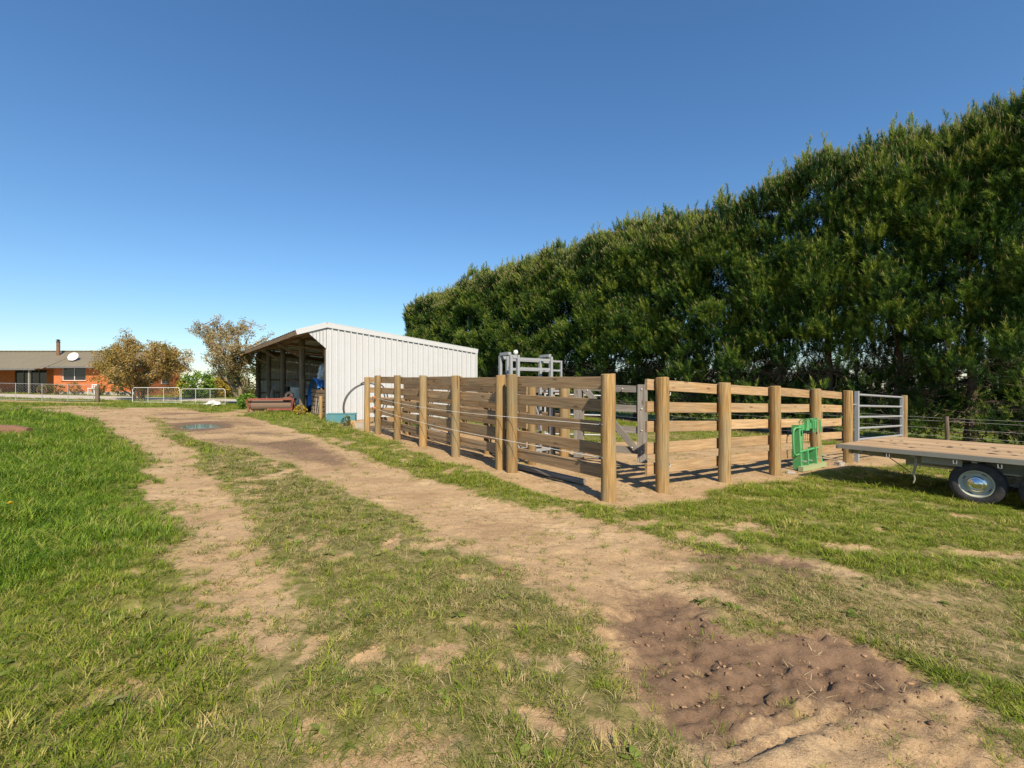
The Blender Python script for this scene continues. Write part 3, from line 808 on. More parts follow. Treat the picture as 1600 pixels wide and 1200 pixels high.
# the panel to the corner post
f2 = thing('yard_fence', 'short five rail fence panel ending at the nearest corner post', 'fence', yp(1.2, 0), 'stock yard fences')
post(*yp(2.375, 0).xy, 1.8, 0.103, f2); post(*yp(0, 0).xy, 1.8, 0.108, f2)
rails(yp(0.03, .135), yp(2.36, .135), RH, f2, RAILG, h=0.185)
# far end return towards the shed
f3 = thing('yard_fence', 'fence end post with cross rails next to the shed wall', 'fence', yp(10.4, 0), 'stock yard fences')
post(*yp(10.45, -.05).xy, 1.75, 0.09, f3); post(*yp(10.5, 2.0).xy, 1.75, 0.09, f3)
rails(yp(10.55, -.05), yp(10.6, 2.0), RH, f3, RAILG)
# right hand fence
R0 = V(2.39, 7.35, 0)
def rp(t, w=0.0, z=0.0):
    p = R0 + W * t - V(0.581, -0.814, 0) * w      # w > 0: into the yard
    return V(p.x, p.y, gz(p.x) + z)
f4 = thing('yard_fence', 'sunlit five rail timber fence running right behind the green implement', 'fence', rp(3.7), 'stock yard fences')
rt = [0, 1.80, 3.70, 5.64, 7.51]
for t_ in rt: post(*rp(t_).xy, 1.8 + random.uniform(-.015, .015), 0.106, f4)
for k, (a, b) in enumerate(zip(rt[:-1], rt[1:])):
    rails(rp(a - (.24 if k == 0 else .004), .13), rp(b - .006, .13), RH, f4, RAIL)
# race rails inside the long fence
f5 = thing('race_fence', 'inner race fence of boards seen through the long fence rails', 'fence', yp(6, .95), 'race fences')
ru = [3.0, 4.7, 6.4, 8.1, 9.5]
for u in ru: post(*yp(u, .95).xy, 1.72, 0.09, f5)
for a, b in zip(ru[:-1], ru[1:]): rails(yp(a, .83), yp(b, .83), [1.51, 1.15, 0.79, 0.43], f5, RAILG, h=0.16)
f6 = thing('race_fence', 'sunlit back fence of the race behind the inner boards', 'fence', yp(7, 3.2), 'race fences')
ru = [4.4, 6.2, 8.0, 9.8]
for u in ru: post(*yp(u, 3.2).xy, 1.7, 0.09, f6)
for a, b in zip(ru[:-1], ru[1:]): rails(yp(a, 3.08), yp(b, 3.08), [1.55, 1.2, 0.85, 0.5], f6, RAIL)
# cross fence in the yard beside the cattle crush
f7 = thing('yard_fence', 'round tan posts holding the hung timber gate inside the yard', 'fence', (1.15, 10.1, gz(1.15)), 'stock yard fences')
post(1.13, 10.1, 1.72, 0.10, f7); post(1.62, 10.9, 1.5, 0.085, f7, POSTS); post(0.92, 10.75, 1.6, 0.085, f7)
timber('rail', V(1.13, 10.22, gz(1) + 1.35), V(1.62, 11.0, gz(1.4) + 1.35), .045, .15, RAILG, f7)

# hung timber gate with diagonal brace
ga, gb = V(1.36, 9.98, gz(1.3)), V(2.72, 9.42, gz(2.7))
gt = thing('timber_gate', 'weathered grey timber gate with a diagonal brace standing open in the yard', 'gate', (ga + gb) / 2)
gd = (gb - ga).normalized(); gn = V(gd.y, -gd.x, 0)
def gp(s, z, o=0.0): return ga + gd * s + V(0, 0, z) + gn * o
GL = (gb - ga).length
for z in (1.62, 1.22, 0.78, 0.36): timber('gate_rail', gp(0, z), gp(GL, z), .035, .14, GREYW, gt)
for s in (0.07, GL - 0.07):
    timber('gate_stile', gp(s, 0.12, .042), gp(s, 1.72, .042), .17, .045, GREYW, gt, up=gn)
    timber('gate_stile', gp(s + .02, 0.12, -.042), gp(s + .02, 1.70, -.042), .16, .045, GREYW, gt, up=gn)
timber('brace', gp(0.20, 1.62, .045), gp(GL - .16, 0.36, .045), .04, .13, GREYW, gt)
BOLT = MB().lathe([(0.0, .012), (.012, .010), (.016, .0), (.016, -.004)], (0, 0, 0), (0, -1, 0), 8).mesh('bolt', (0, 0, 0), True); BOLT.materials.append(STEELD)
for s in (0.07, GL - .07):
    for z in (1.62, 1.22, .78, .36): link('bolt', BOLT, gt, gp(s, z, .068))
for s, z in ((0.28, 1.56), (GL - .26, .42), (GL - .45, 1.62)): link('bolt', BOLT, gt, gp(s, z, .07))

# hardware on posts: gudgeons
for (x, y, z), nm in ((rp(0, 0, 1.52), 'hinge_pin'), (rp(0, 0, 0.38), 'hinge_pin'), (rp(7.51, 0, 1.45), 'hinge_pin')):
    mb = MB(); p = V(x, y, z)
    q = p + W * 0.11 + V(.581, -.814, 0) * .03
    mb.tube([p, q, q + W * .05, q + W * .05 + V(0, 0, .05)], .011, 6)
    mb.part(nm, STEELD, f4)

# white electric wires with orange handles, from the far post to the corner post
for k, (za, zb, zm, lab) in enumerate(((1.13, 1.07, 0.98, 'upper'), (0.80, 0.60, 0.60, 'lower'))):
    a = yp(9.6, -.13, za); b = yp(0.0, -.12, zb)
    w_ = thing('electric_wire', lab + ' white electric wire strung along the outside of the long fence', 'wire', yp(9.6, -.13, za), 'electric wires along the fence')
    pts_ = []
    for i in range(25):
        f = i / 24; p = a.lerp(b, f); p.z -= 0.11 * math.sin(math.pi * f ** 0.8); pts_.append(p)
    MB().tube(pts_[1:], .0042, 5).part('wire', ROPE, w_, True)
    hd = (pts_[2] - pts_[0]).normalized(); q = pts_[0]
    MB().lathe([(.004, 0), (.018, .005), (.026, .03), (.016, .05), (.016, .13), (.024, .15), (.006, .17)], q, hd, 12).part('handle', ORANGE, w_, True)
    MB().tube([q + V(-.03, 0, .02), q + V(-.02, -.02, -.06), q + V(0, 0, -.13), q + V(.02, -.01, -.2)], .011, 6).part('strap', DARKM, w_)
    MB().lathe([(.003, 0), (.022, .004), (.022, .03), (.012, .04), (.022, .05), (.003, .07)], b - U * 0.0 + V(0, 0, 0), U, 10).part('insulator', DARKM, w_, True)

# loose plank on the soil
pa, pb = G(812, 733), G(912, 757)
pl = timber('loose_plank', (pa[0], pa[1], z1(*pa) + .05), (pb[0], pb[1], z1(*pb) + .055), .11, .075, GREYW, None)
tag(pl, 'weathered loose plank lying on the soil under the nearest fence panel', 'plank')

# galvanised cattle crush
cu, cw = W, V(-.581, .814, 0)
cb = V(-0.05, 9.9, gz(0.3))
cr = thing('cattle_crush', 'galvanised steel cattle crush rising above the timber rails', 'cattle crush', cb + cu * .75 + cw * .35)
def cp_(a, b, z): return cb + cu * a + cw * b + V(0, 0, z)
for b in (0, .40):
    for a in (0.03, 0.22, 1.16, 1.46):
        MB().beam(cp_(a, b, -.02), cp_(a, b, 2.28 if a < 1.4 else 2.2), .06 if a != 1.46 else .04, .06 if a != 1.46 else .04, cu).part('upright', GALV, cr)
    for z in (2.2, 1.99, 1.72, 1.34, 0.86, 0.50, 0.18):
        MB().beam(cp_(0.26, b, z), cp_(1.12, b, z), .035, .055).part('side_rail', GALV, cr)
    for z in (2.18, 1.97, 1.74, 1.5, 1.2, .9): MB().beam(cp_(1.2, b, z), cp_(1.435, b, z), .03, .04).part('side_rail', GALV, cr)
    MB().beam(cp_(0.07, b, 2.24), cp_(0.18, b, 2.24), .05, .07).part('cap_plate', GALV, cr)
    MB().beam(cp_(0.07, b, 1.64), cp_(0.18, b, 1.64), .05, .05).part('cap_plate', GALV, cr)
for a in (0.03, 1.16):
    MB().beam(cp_(a, .04, 2.31), cp_(a, .38, 2.31), .07, .06).part('top_beam', GALV, cr)
MB().tube([cp_(.6, .06, 1.5), cp_(.85, .1, 1.0), cp_(.95, .1, .6)], .022, 8).part('lever', GALV, cr, True)
MB().lathe([(.001, 0), (.04, .01), (.055, .05), (.04, .1), (.001, .11)], cp_(.16, 0.0, 2.28), (0, 0, 1), 12).part('pulley', WHITEP, cr, True)
MB().beam(cp_(-.05, -.03, 1.68), cp_(.3, -.03, 1.68), .06, .02).part('bracket_plate', GALV, cr)

# galvanised pipe gates
def pipe_gate(label, a, b, h, z0, nr, loc, group='galvanised gates', r=.022, mat=GALV, stay=True):
    t_ = thing('pipe_gate', label, 'gate', loc, group)
    d = (b - a).normalized()
    for p in (a, b): MB().beam(p + V(0, 0, z0), p + V(0, 0, z0 + h), r * 2.3, r * 2.3, d).part('stile', mat, t_)
    for k in range(nr):
        z = z0 + r + (h - 2 * r) * (1 - k / (nr - 1)) ** 1.0
        MB().tube([a + d * r + V(0, 0, z), b - d * r + V(0, 0, z)], r, 10).part('rail', mat, t_, True)
    return t_
ga2, gb2 = V(8.93, 11.98, gz(8.9)), V(12.0, 14.25, gz(12))
g2 = pipe_gate('galvanised pipe gate between the right end post and the hedge', ga2, gb2, 1.52, .22, 6, (ga2 + gb2) / 2, r=.030)
MB().beam(ga2 + V(0, 0, -.1), ga2 + V(0, 0, 1.80), .085, .085, W).part('hinge_upright', GALV, g2)
for z in (1.45, .4): MB().tube([rp(7.51, 0, z) + W * .1, ga2 + V(0, 0, z)], .012, 6).part('hinge', STEELD, g2)
MB().tube([gb2 + V(0, 0, 1.22), gb2 + W * .18 + V(0, 0, 1.24)], .012, 6).part('latch', STEELD, g2)
gp_ = thing('gate_post', 'single round tan post beyond the galvanised gate under the pines', 'post', (12.22, 14.42, gz(12.2)))
post(12.22, 14.42, 1.78, 0.085, gp_)
gl_a, gl_b = yp(8.9, 1.5), yp(7.4, 1.35)
pipe_gate('small galvanised gate behind the far end of the long fence', gl_a, gl_b, 1.4, .12, 5, (gl_a + gl_b) / 2, r=.03)
gl_c, gl_d = V(1.0, 14.0, gz(1.0)), V(2.75, 14.2, gz(2.75))
pipe_gate('galvanised gate at the back of the yard behind the timber gate', gl_c, gl_d, 1.25, .2, 5, (gl_c + gl_d) / 2)

# wire fence along the pines
hA, hB = V(15.5, 14, 0), V(-0.612, 0.79, 0); hN = V(0.79, 0.612, 0)
def hp(t_, w=0.0, z=0.0):
    p = hA + hB * t_ + hN * w
    return V(p.x, p.y, gz(p.x) + z)
wf = thing('wire_fence', 'old post and wire fence along the foot of the pine hedge', 'fence', hp(9, -.6))
for k in range(9): post(*hp(-2 + 3.6 * k, -.6).xy, 1.15, .055, wf, POSTSG, lean=.03)
for z in (.25, .5, .75, .98, 1.1):
    MB().tube([hp(-4 + k * 2.8, -.6, z + random.uniform(-.015, .015)) for k in range(12)], .0035, 4).part('wire', STEELD, wf)
# ------------------------------------------------------------------ flat deck trailer
TK = V(6.18, 8.76, 0.50); E1 = V(0.55, -0.835, 0).normalized(); E2 = V(0.835, 0.55, 0).normalized()
def tp(a, b, z=0.0): return TK + E1 * a + E2 * b + V(0, 0, z)
tr = thing('flat_deck_trailer', 'flat deck farm trailer with a timber plank deck and cream wheels', 'trailer', tp(2.2, 1.25, -.9))
TL, TW = 5.2, 2.5
npl = 17; pw = TW / npl
for k in range(npl):
    timber('deck_plank', tp(.012 + random.uniform(0, .012), (k + .5) * pw, -.02 + random.uniform(-.002, .002)), tp(TL, (k + .5) * pw, -.02), pw - .012, .038, DECKW, tr, warp=.001)
MB().beam(tp(0, -.022, -.045), tp(TL, -.022, -.045), .04, .075).part('edge_rail', TRLE, tr)
MB().beam(tp(0, TW + .022, -.045), tp(TL, TW + .022, -.045), .04, .075).part('edge_rail', TRLE, tr)
MB().beam(tp(-.018, 0, -.058), tp(-.018, TW, -.058), .05, .07).part('end_rail', TRLE, tr)
for b in (.42, TW - .42):
    MB().beam(tp(.9, b, -.21), tp(TL, b, -.21), .08, .20).beam(tp(.05, b, -.15), tp(.9, b, -.17), .08, .1).part('chassis_beam', TRLP, tr)
for k in range(7): MB().beam(tp(.35 + .75 * k, 0.02, -.085), tp(.35 + .75 * k, TW - .02, -.085), .06, .085).part('cross_member', TRLP, tr)
for a in (.75, 1.62, 2.12, 2.75):
    q = tp(a, -.03, -.10)
    MB().tube([q, q - V(0, 0, .055), q - V(0, 0, .06) + E1 * .04, q + E1 * .04], .007, 6).part('rope_hook', GALV, tr)
MB().box(tp(1.45, .10, -.155), (.5, .05, .11), Matrix.Rotation(math.atan2(E1.y, E1.x), 3, 'Z')).part('skirt_plate', TRLP, tr)
jb = tp(1.12, .10, -.1)
MB().tube([jb, jb - V(0, 0, .12), jb - V(.03, -.01, .3), jb - V(.02, 0, .40), jb - V(.045, 0, .47)], [.022, .022, .018, .013, .01], 8).part('rope_end', TRLP, tr, True)
MB().tube([tp(.55, .3, -.1), tp(1.02, .22, -.42)], .007, 6).part('stay_rod', DARKM, tr)
for b in (.45, TW - .45):
    MB().box(tp(.06, b, -.16), (.05, .20, .10), Matrix.Rotation(math.atan2(E1.y, E1.x), 3, 'Z')).part('lamp_board', TRLP, tr)
    MB().box(tp(.028, b, -.16), (.02, .12, .06), Matrix.Rotation(math.atan2(E1.y, E1.x), 3, 'Z')).part('tail_lamp', REDL, tr)
RW = .335
def trailer_wheel(a, side):
    b = .17 if side < 0 else TW - .17
    c = tp(a, b, 0); gzv = z1(c.x, c.y); c.z = gzv + RW - .012
    ax = E2 * side                                   # outward
    w = bpy.data.objects.new('wheel', None); C.objects.link(w); w.parent = tr; w.location = c - woff(tr)
    MB().lathe([(.215, -.085), (.25, -.095), (.30, -.092), (.322, -.075), (.334, -.045), (.335, -.018), (.330, -.014), (.330, -.008), (.335, -.004), (.335, .018), (.330, .02), (.330, .028), (.334, .045), (.322, .075), (.318, .079), (.31, .081), (.29, .093), (.27, .096), (.25, .094), (.225, .088), (.215, .078), (.215, -.085)], c, ax, 56).part('tyre', RUBBER, w, True, 30)
    mb = MB().lathe([(.214, -.08), (.214, .076), (.207, .082), (.197, .080), (.190, .060), (.178, .035), (.165, .028), (.145, .035), (.128, .05), (.118, .052), (.05, .045), (.0, .045)], c, ax, 48)
    mb.part('rim', RIM, w, True, 40)
    MB().lathe([(.122, .047), (.120, .060), (.105, .074), (.085, .080), (.078, .078), (.055, .090), (.04, .093), (.036, .100), (.02, .104), (.0, .105)], c, ax, 40).part('hub_cap', CHROME, w, True, 25)
    aa = ax.cross(V(0, 0, 1)).normalized()
    for k in range(4):
        t_ = math.pi / 2 * k + .5; rr_ = .168
        d0 = aa * math.cos(t_) + V(0, 0, 1) * math.sin(t_); d1 = -aa * math.sin(t_) + V(0, 0, 1) * math.cos(t_)
        MB().beam(c + d0 * rr_ - d1 * .03 + ax * .0305, c + d0 * rr_ + d1 * .03 + ax * .0305, .008, .012, d0).part('rim_slot', BLACKP, w)
    return c
for a in (1.86, 2.64):
    for side in (-1, 1): trailer_wheel(a, side)
    c0 = tp(a, .3, 0); c0.z = z1(c0.x, c0.y) + RW; c1 = tp(a, TW - .3, 0); c1.z = z1(c1.x, c1.y) + RW
    MB().tube([c0, c1], .035, 10).part('axle', DARKM, tr, True)
for b in (.36, TW - .36):
    for s in (-1, 1):
        for lf in range(3):
            mid = tp(1.86 if s < 0 else 2.64, b, 0); mid.z = z1(mid.x, mid.y) + RW + .05 + lf * .012
            pts_ = [mid + E1 * (q * (.38 - lf * .08)) + V(0, 0, .07 * q * q) for q in (-1, -.5, 0, .5, 1)]
            for p, q in zip(pts_[:-1], pts_[1:]): pass
            MB().tube(pts_, .012, 4).part('leaf_spring', TRLP, tr)
MB().beam(tp(2.25, .42, -.3), tp(2.25, .42, -.48), .09, .05).beam(tp(2.05, .40, -.45), tp(2.45, .40, -.45), .05, .05).part('spring_hanger', TRLE, tr)

mb = MB()
for k in range(34):
    a = random.uniform(.3, 3.2); b = random.choice([.45, .9, 1.0, 1.2, 1.5, 1.6]) + random.uniform(-.12, .12); q = tp(a, b, .001)
    n_ = 9; rr0 = random.uniform(.012, .05); base = len(mb.v)
    mb.v.append(tuple(q + V(0, 0, .006 + rr0 * .12)))
    for j in range(n_):
        t_ = 2 * math.pi * j / n_; r_ = rr0 * random.uniform(.5, 1.2); mb.v.append(tuple(q + E1 * math.cos(t_) * r_ * 1.4 + E2 * math.sin(t_) * r_))
    for j in range(n_): mb.f.append((base, base + 1 + j, base + 1 + (j + 1) % n_))
me = mb.mesh('dried_dung', (0, 0, 0), True); me.materials.append(m_paint('dried_dung', (0.07, 0.045, 0.028), .95, 0, (.12, .08, .05), .5, 20))
tag(link('dried_dung', me), 'dark flecks of dried dung on the trailer deck', None, None, 'stuff')

# ------------------------------------------------------------------ green tractor implement
ib = V(6.24, 10.02, 0); ib.z = z1(ib.x, ib.y)
IW = W; IN = V(.581, -.814, 0)
def ip_(a, n_, z): return ib + IW * a * 1.4 + IN * n_ + V(0, 0, z)
im = thing('green_implement', 'green steel tractor fork carriage leaning by the fence', 'implement', ib + IW * .38)
for a in (0, .74):
    h = 1.0 if a == 0 else 1.02
    MB().beam(ip_(a, -.06, .03), ip_(a, -.10, h), .015, .16, IN).part('upright', GREENP, im)
    MB().beam(ip_(a + .015, .02, .03), ip_(a + .015, -.03, h), .06, .018, IN).part('flange', GREENP, im)
for a, h in ((.20, .44), (.50, .47)):
    MB().beam(ip_(a, -.03, .06), ip_(a, -.05, h), .014, .16, IN).part('short_upright', GREENP, im)
    MB().beam(ip_(a + .012, .05, .06), ip_(a + .012, .03, h), .045, .016, IN).part('flange', GREENP, im)
MB().beam(ip_(-.05, .04, .06), ip_(.80, .04, .06), .10, .10).part('base_bar', GREENM, im)
MB().tube([ip_(-.02, .0, .42), ip_(.78, .0, .46)], .022, 10).part('cross_tube', GREENP, im, True)
MB().beam(ip_(-.0, -.08, .92), ip_(.76, -.08, .97), .05, .12).part('top_beam', GREENP, im)
MB().box(ip_(.30, -.04, .97), (.16, .05, .22), Matrix.Rotation(math.atan2(W.y, W.x), 3, 'Z')).part('hitch_plate', GREENP, im)
MB().box(ip_(.55, -.04, .99), (.16, .05, .20), Matrix.Rotation(math.atan2(W.y, W.x), 3, 'Z')).part('hitch_plate', GREENP, im)
for a in (.24, .36, .42, .50, .60, .64):
    MB().tube([ip_(a, -.18, 1.02), ip_(a, -.12, 1.10), ip_(a, .0, 1.12), ip_(a, .05, 1.08), ip_(a, .055, .82 if a > .35 else 1.0)], .011, 6).part('hook_rod', GREENP, im)
MB().tube([ip_(.07, .0, .98), ip_(.09, .0, .06)], .012, 6).part('stay_bar', GREENP, im)
MB().tube([ip_(.05, -.02, .94), ip_(-.12, -.02, .95), ip_(-.19, -.02, .90), ip_(-.205, -.02, .80), ip_(-.19, -.02, .52), ip_(-.17, -.02, .40), ip_(-.12, -.02, .36), ip_(.03, -.02, .38)], .021, 10).part('guard_loop', GREENP, im, True)
for a, z in ((.03, .22), (.22, .22), (.53, .24), (.76, .26)):
    MB().tube([ip_(a, .03, z), ip_(a, .11, z)], .016, 8).part('pin', STEELD, im, True)

# ------------------------------------------------------------------ open fronted shed
SC = V(-7.78, 19.4, 0); SA = V(-0.617, 0.787, 0).normalized(); SB = V(0.814, 0.581, 0).normalized()
s0 = gz(SC.x)
def sp_(a, b, z=0.0, rel=False):
    p = SC + SA * a + SB * b
    return V(p.x, p.y, (gz(p.x) if rel else s0) + z)
sh = thing('farm_shed', 'open fronted farm shed clad in white steel sheets with timber posts', 'shed', sp_(7.8, 3.6))
SL, SD = 15.6, 7.2
HR, HB, HE = 3.97, 3.22, 3.58       # ridge, back eave, front eave above s0
OV = 1.19
def rib_sheet(name, fn, n_ribs, pitch, z0f, z1f, mat, parent, depth=.06):
    """vertical sheet with trapezoid ribs; fn(s, out) -> xy point, z0f/z1f(s) -> heights"""
    prof = []
    for k in range(n_ribs):
        s = k * pitch
        prof += [(s, 0), (s + pitch * .30, 0), (s + pitch * .32, depth * .25), (s + pitch * .36, depth * .25), (s + pitch * .38, 0), (s + pitch * .70, 0), (s + pitch * .76, depth), (s + pitch * .92, depth)]
    prof.append((n_ribs * pitch, 0))
    mb = MB()
    for s, o in prof:
        p = fn(s, o)
        mb.v.append((p.x, p.y, z0f(s))); mb.v.append((p.x, p.y, z1f(s)))
    for i in range(len(prof) - 1): mb.f.append((2 * i, 2 * i + 2, 2 * i + 3, 2 * i + 1))
    return mb.part(name, mat, parent)
# near end wall: separate sheets from the front corner to the back
pitch = .26; per = 3; sw = pitch * per
k = 0; s = 0.0
outn = V(-SA.x, -SA.y, 0)
while s < SD - .05:
    nr = min(per, max(1, int(round((SD - s) / pitch))))
    rib_sheet('wall_sheet', lambda q, o, s=s: sp_(0, s + q) + outn * (o + .02 + .004 * (k % 2)), nr, pitch, lambda q, s=s: sp_(0, s + q).z - .30 + (gz(sp_(0, s + q).x) - s0) - .0, lambda q, s=s: s0 + HR - .03 + (HB - HR) * (s + q) / SD, CLAD, sh)
    s += nr * pitch; k += 1
SDx = s
# far end and back walls seen from inside
for wl in range(2):
    if wl == 0:
        for j in range(9): rib_sheet('wall_sheet', lambda q, o, j=j: sp_(SL + .02, j * .8 + q) - outn * o, 4, .2, lambda q: s0 - .1, lambda q, j=j: s0 + HR + .05 + (HB - HR) * (j * .8 + q) / SD, CLADIN, sh)
    else:
        for j in range(20): rib_sheet('wall_sheet', lambda q, o, j=j: sp_(j * .78 + q, SD) - SB * o, 4, .195, lambda q: s0 - .1, lambda q: s0 + HB + .09, CLADIN, sh)
# overhang gusset on the near end
mb = MB(); g0 = .02
tri = [(-.02, HR - .05), (-.82, HR - .05 - .38 * .82 / OV), (-.02, HR - 1.02)]
nst = 6
for i in range(nst):
    b0 = -.02 - .80 * i / nst; b1 = -.02 - .80 * (i + 1) / nst
    def zt(b): return HR - .06 + (HE - HR) * (-b) / OV
    def zb_(b): return (HR - 1.02) + (zt(-.82) - (HR - 1.02)) * min(1, (-b - .02) / .80)
    bm_ = b0 + (b1 - b0) * .7
    for (x0, x1, o0, o1) in ((b0, bm_, 0, 0), (bm_, b1, 0, .025)):
        P = [sp_(0, x0, zb_(x0)) + outn * (.026 + o0), sp_(0, x1, zb_(x1)) + outn * (.026 + o1), sp_(0, x1, zt(x1)) + outn * (.026 + o1), sp_(0, x0, zt(x0)) + outn * (.026 + o0)]
        mb.add(P, [(0, 1, 2, 3)])
mb.part('gusset_sheet', CLAD, sh)
# barge flashings
mb = MB(); mb.beam(sp_(-.07, -.0, HR - .03), sp_(-.07, SDx + .08, HB - .04), .05, .22); mb.part('barge_flashing', CLAD, sh)
mb = MB(); mb.beam(sp_(-.08, -.0, HR - .03), sp_(-.08, -OV, HE - .03), .05, .22); mb.part('barge_flashing', CLAD, sh)
MB().beam(sp_(-.09, SDx + .0, HB - .15), sp_(-.09, SDx + .0, -.3), .06, .06, SB).part('corner_flashing', CLAD, sh)
MB().beam(sp_(-.055, -.0, HR - 1.05), sp_(-.055, -.0, -.1), .07, .07, SB).part('corner_flashing', CLAD, sh)
# roof sheets: front slope and back slope
for j in range(20):
    a0 = j * .79 - .1; a1 = a0 + .785
    mb = MB(); na = 9
    for (b0, z0_, b1, z1_) in ((-OV, HE, 0, HR), (0, HR, SD + .25, HB - .03)):
        b = len(mb.v)
        for i in range(na):
            a = a0 + (a1 - a0) * i / (na - 1); dz = .02 if i % 4 in (1, 2) else 0
            mb.v.append(tuple(sp_(a, b0, z0_ + dz + .06))); mb.v.append(tuple(sp_(a, b1, z1_ + dz + .06)))
        for i in range(na - 1): mb.f.append((b + 2 * i, b + 2 * i + 2, b + 2 * i + 3, b + 2 * i + 1))
    mb.part('roof_sheet', CLADIN, sh)
# timber frame
sp_posts = [3.92, 8.03, 11.9, 15.5]
for a in sp_posts:
    p = sp_(a, 0)
    o = link('shed_post', random.choice(POSTSG), sh, (p.x, p.y, gz(p.x) - .2))
    o.scale = (1.35, 1.35, (s0 + HR - .3 - gz(p.x) + .2) / 1.95)
pz = sp_(0.12, .06)
o = link('shed_post', POSTSG[0], sh, (pz.x, pz.y, pz.z - .4)); o.scale = (1.1, 1.1, (HR + .2) / 1.95)
timber('ridge_beam', sp_(0, 0, HR - .16), sp_(SL, 0, HR - .16), .09, .26, DARKW, sh, warp=.004)
timber('fascia_board', sp_(0, -OV + .02, HE - .06), sp_(5.2, -OV + .02, HE - .06), .04, .18, DARKW, sh)
timber('fascia_board', sp_(5.2, -OV + .02, HE - .065), sp_(10.4, -OV + .02, HE - .06), .04, .18, DARKW, sh)
timber('fascia_board', sp_(10.4, -OV + .02, HE - .06), sp_(SL + .2, -OV + .02, HE - .06), .04, .18, DARKW, sh)
for a in [0.1] + sp_posts:
    timber('rafter', sp_(a + .12, -OV + .05, HE - .12), sp_(a + .12, 0, HR - .14), .06, .18, DARKW, sh)
    timber('rafter', sp_(a + .12, 0, HR - .16), sp_(a + .12, SD - .1, HB - .1), .06, .22, DARKW, sh)
    if a > 1: timber('knee_brace', sp_(a + .1, -.05, HR - 1.15), sp_(a + .1, -OV + .15, HE - .2), .06, .12, DARKW, sh)
for b in (-.95, -.5, .9, 2.0, 3.1, 4.2, 5.3, 6.4):
    z = HE - .01 + (HR - HE) * (1 + b / OV) if b < 0 else HR - .0 + (HB - HR) * b / SD
    timber('purlin', sp_(0.05, b, z), sp_(SL, b, z), .045, .08, DARKW, sh, warp=.002)
for z in (1.0, 1.9): timber('wall_girt', sp_(.1, SD - .1, z), sp_(SL - .1, SD - .1, z), .05, .1, DARKW, sh)
for z in (1.0, 1.9): timber('wall_girt', sp_(SL - .06, .1, z), sp_(SL - .06, SD - .1, z), .05, .1, DARKW, sh)
for a in (2.6, 6.3, 10.1, 13.6):
    timber('wall_stud', sp_(a, SD - .12, -.1), sp_(a, SD - .12, HB - .1), .1, .1, DARKW, sh, up=(1, 0, 0))
mb = MB(); mb.tube([sp_(.3, -.25, -.2), sp_(.3, -.25, .95)], .07, 12)
st_ = thing('corner_stub_post', 'short tan guard post at the front corner of the shed', 'post', sp_(.3, -.25))
post(*sp_(.02, -.22).xy, .95, .07, st_)

# ------------------------------------------------------------------ things in the shed
def wheel_parts(parent, c, ax, Rr, w, tyre_mat, rim_mat, lugs=0, name='wheel'):
    c = Vector(c); ax = Vector(ax).normalized()
    e = bpy.data.objects.new(name, None); C.objects.link(e); e.parent = parent; e.location = c - woff(parent)
    h = w / 2; r0 = Rr * .6
    mb = MB().lathe([(r0, -h * .8), (Rr * .8, -h), (Rr * .95, -h * .85), (Rr, -h * .5), (Rr, h * .5), (Rr * .95, h * .85), (Rr * .8, h), (r0, h * .8), (r0, -h * .8)], c, ax, 36)
    if lugs:
        aa = ax.cross(V(0, 0, 1)).normalized(); bb = ax.cross(aa)
        for k in range(lugs):
            for s in (-1, 1):
                t0 = 2 * math.pi * (k + (.5 if s > 0 else 0)) / lugs; t1 = t0 + .16
                d0 = aa * math.cos(t0) + bb * math.sin(t0); d1 = aa * math.cos(t1) + bb * math.sin(t1)
                mb.beam(c + d0 * (Rr + .01), c + d1 * (Rr + .01) + ax * s * h * .95, .05, .05, d0)
    mb.part('tyre', tyre_mat, e, True, 35)
    MB().lathe([(r0 * 1.01, -h * .75), (r0 * 1.01, h * .75), (r0 * .9, h * .7), (r0 * .8, h * .2), (r0 * .4, h * .15), (r0 * .35, h * .4), (0, h * .4)], c, ax, 28).part('rim', rim_mat, e, True, 35)
    return e
# blue tractor parked across the first bays
tb = sp_(2.95, 1.3, 0, True)
tc_ = thing('tractor', 'blue tractor parked in the nearest bay of the shed', 'tractor', tb)
TF = SA; TS = SB
def kp(a, b, z): return tb + TF * a + TS * b + V(0, 0, z)
for s in (-1, 1):
    wheel_parts(tc_, kp(0, s * .78, .78), TS * s, .78, .42, RUBBER, WHITEP, 18, 'rear_wheel')
    wheel_parts(tc_, kp(2.25, s * .72, .45), TS * s, .45, .28, RUBBER, WHITEP, 14, 'front_wheel')
    mb = MB(); pr = []
    for k in range(13):
        t_ = R(-25 + 175 * k / 12); pr.append((math.cos(t_) * .93, math.sin(t_) * .93))
    for (x, z) in pr:
        for q, dz in ((.50, 0), (.53, .03), (1.02, .03), (1.06, -.03)): mb.v.append(tuple(kp(x, s * q, .80 + z + dz)))
    for k in range(12):
        for j in range(3): mb.f.append((k * 4 + j, k * 4 + j + 1, (k + 1) * 4 + j + 1, (k + 1) * 4 + j))
    mb.part('fender', BLUEP, tc_, True, 40)
MB().beam(kp(.9, 0, 1.18), kp(2.75, 0, 1.1), .62, .62).beam(kp(.9, 0, 1.50), kp(2.6, 0, 1.38), .52, .1).part('bonnet', BLUEP, tc_)
MB().beam(kp(-.4, 0, .72), kp(2.4, 0, .68), .42, .4).part('chassis', DARKM, tc_)
MB().beam(kp(2.76, 0, .75), kp(2.76, 0, 1.38), .56, .06, TF).part('grille', DARKM, tc_)
MB().beam(kp(-.2, 0, 1.15), kp(.3, 0, 1.15), .5, .12).beam(kp(-.2, 0, 1.15), kp(-.3, 0, 1.6), .5, .1, TF).part('seat', DARKM, tc_)
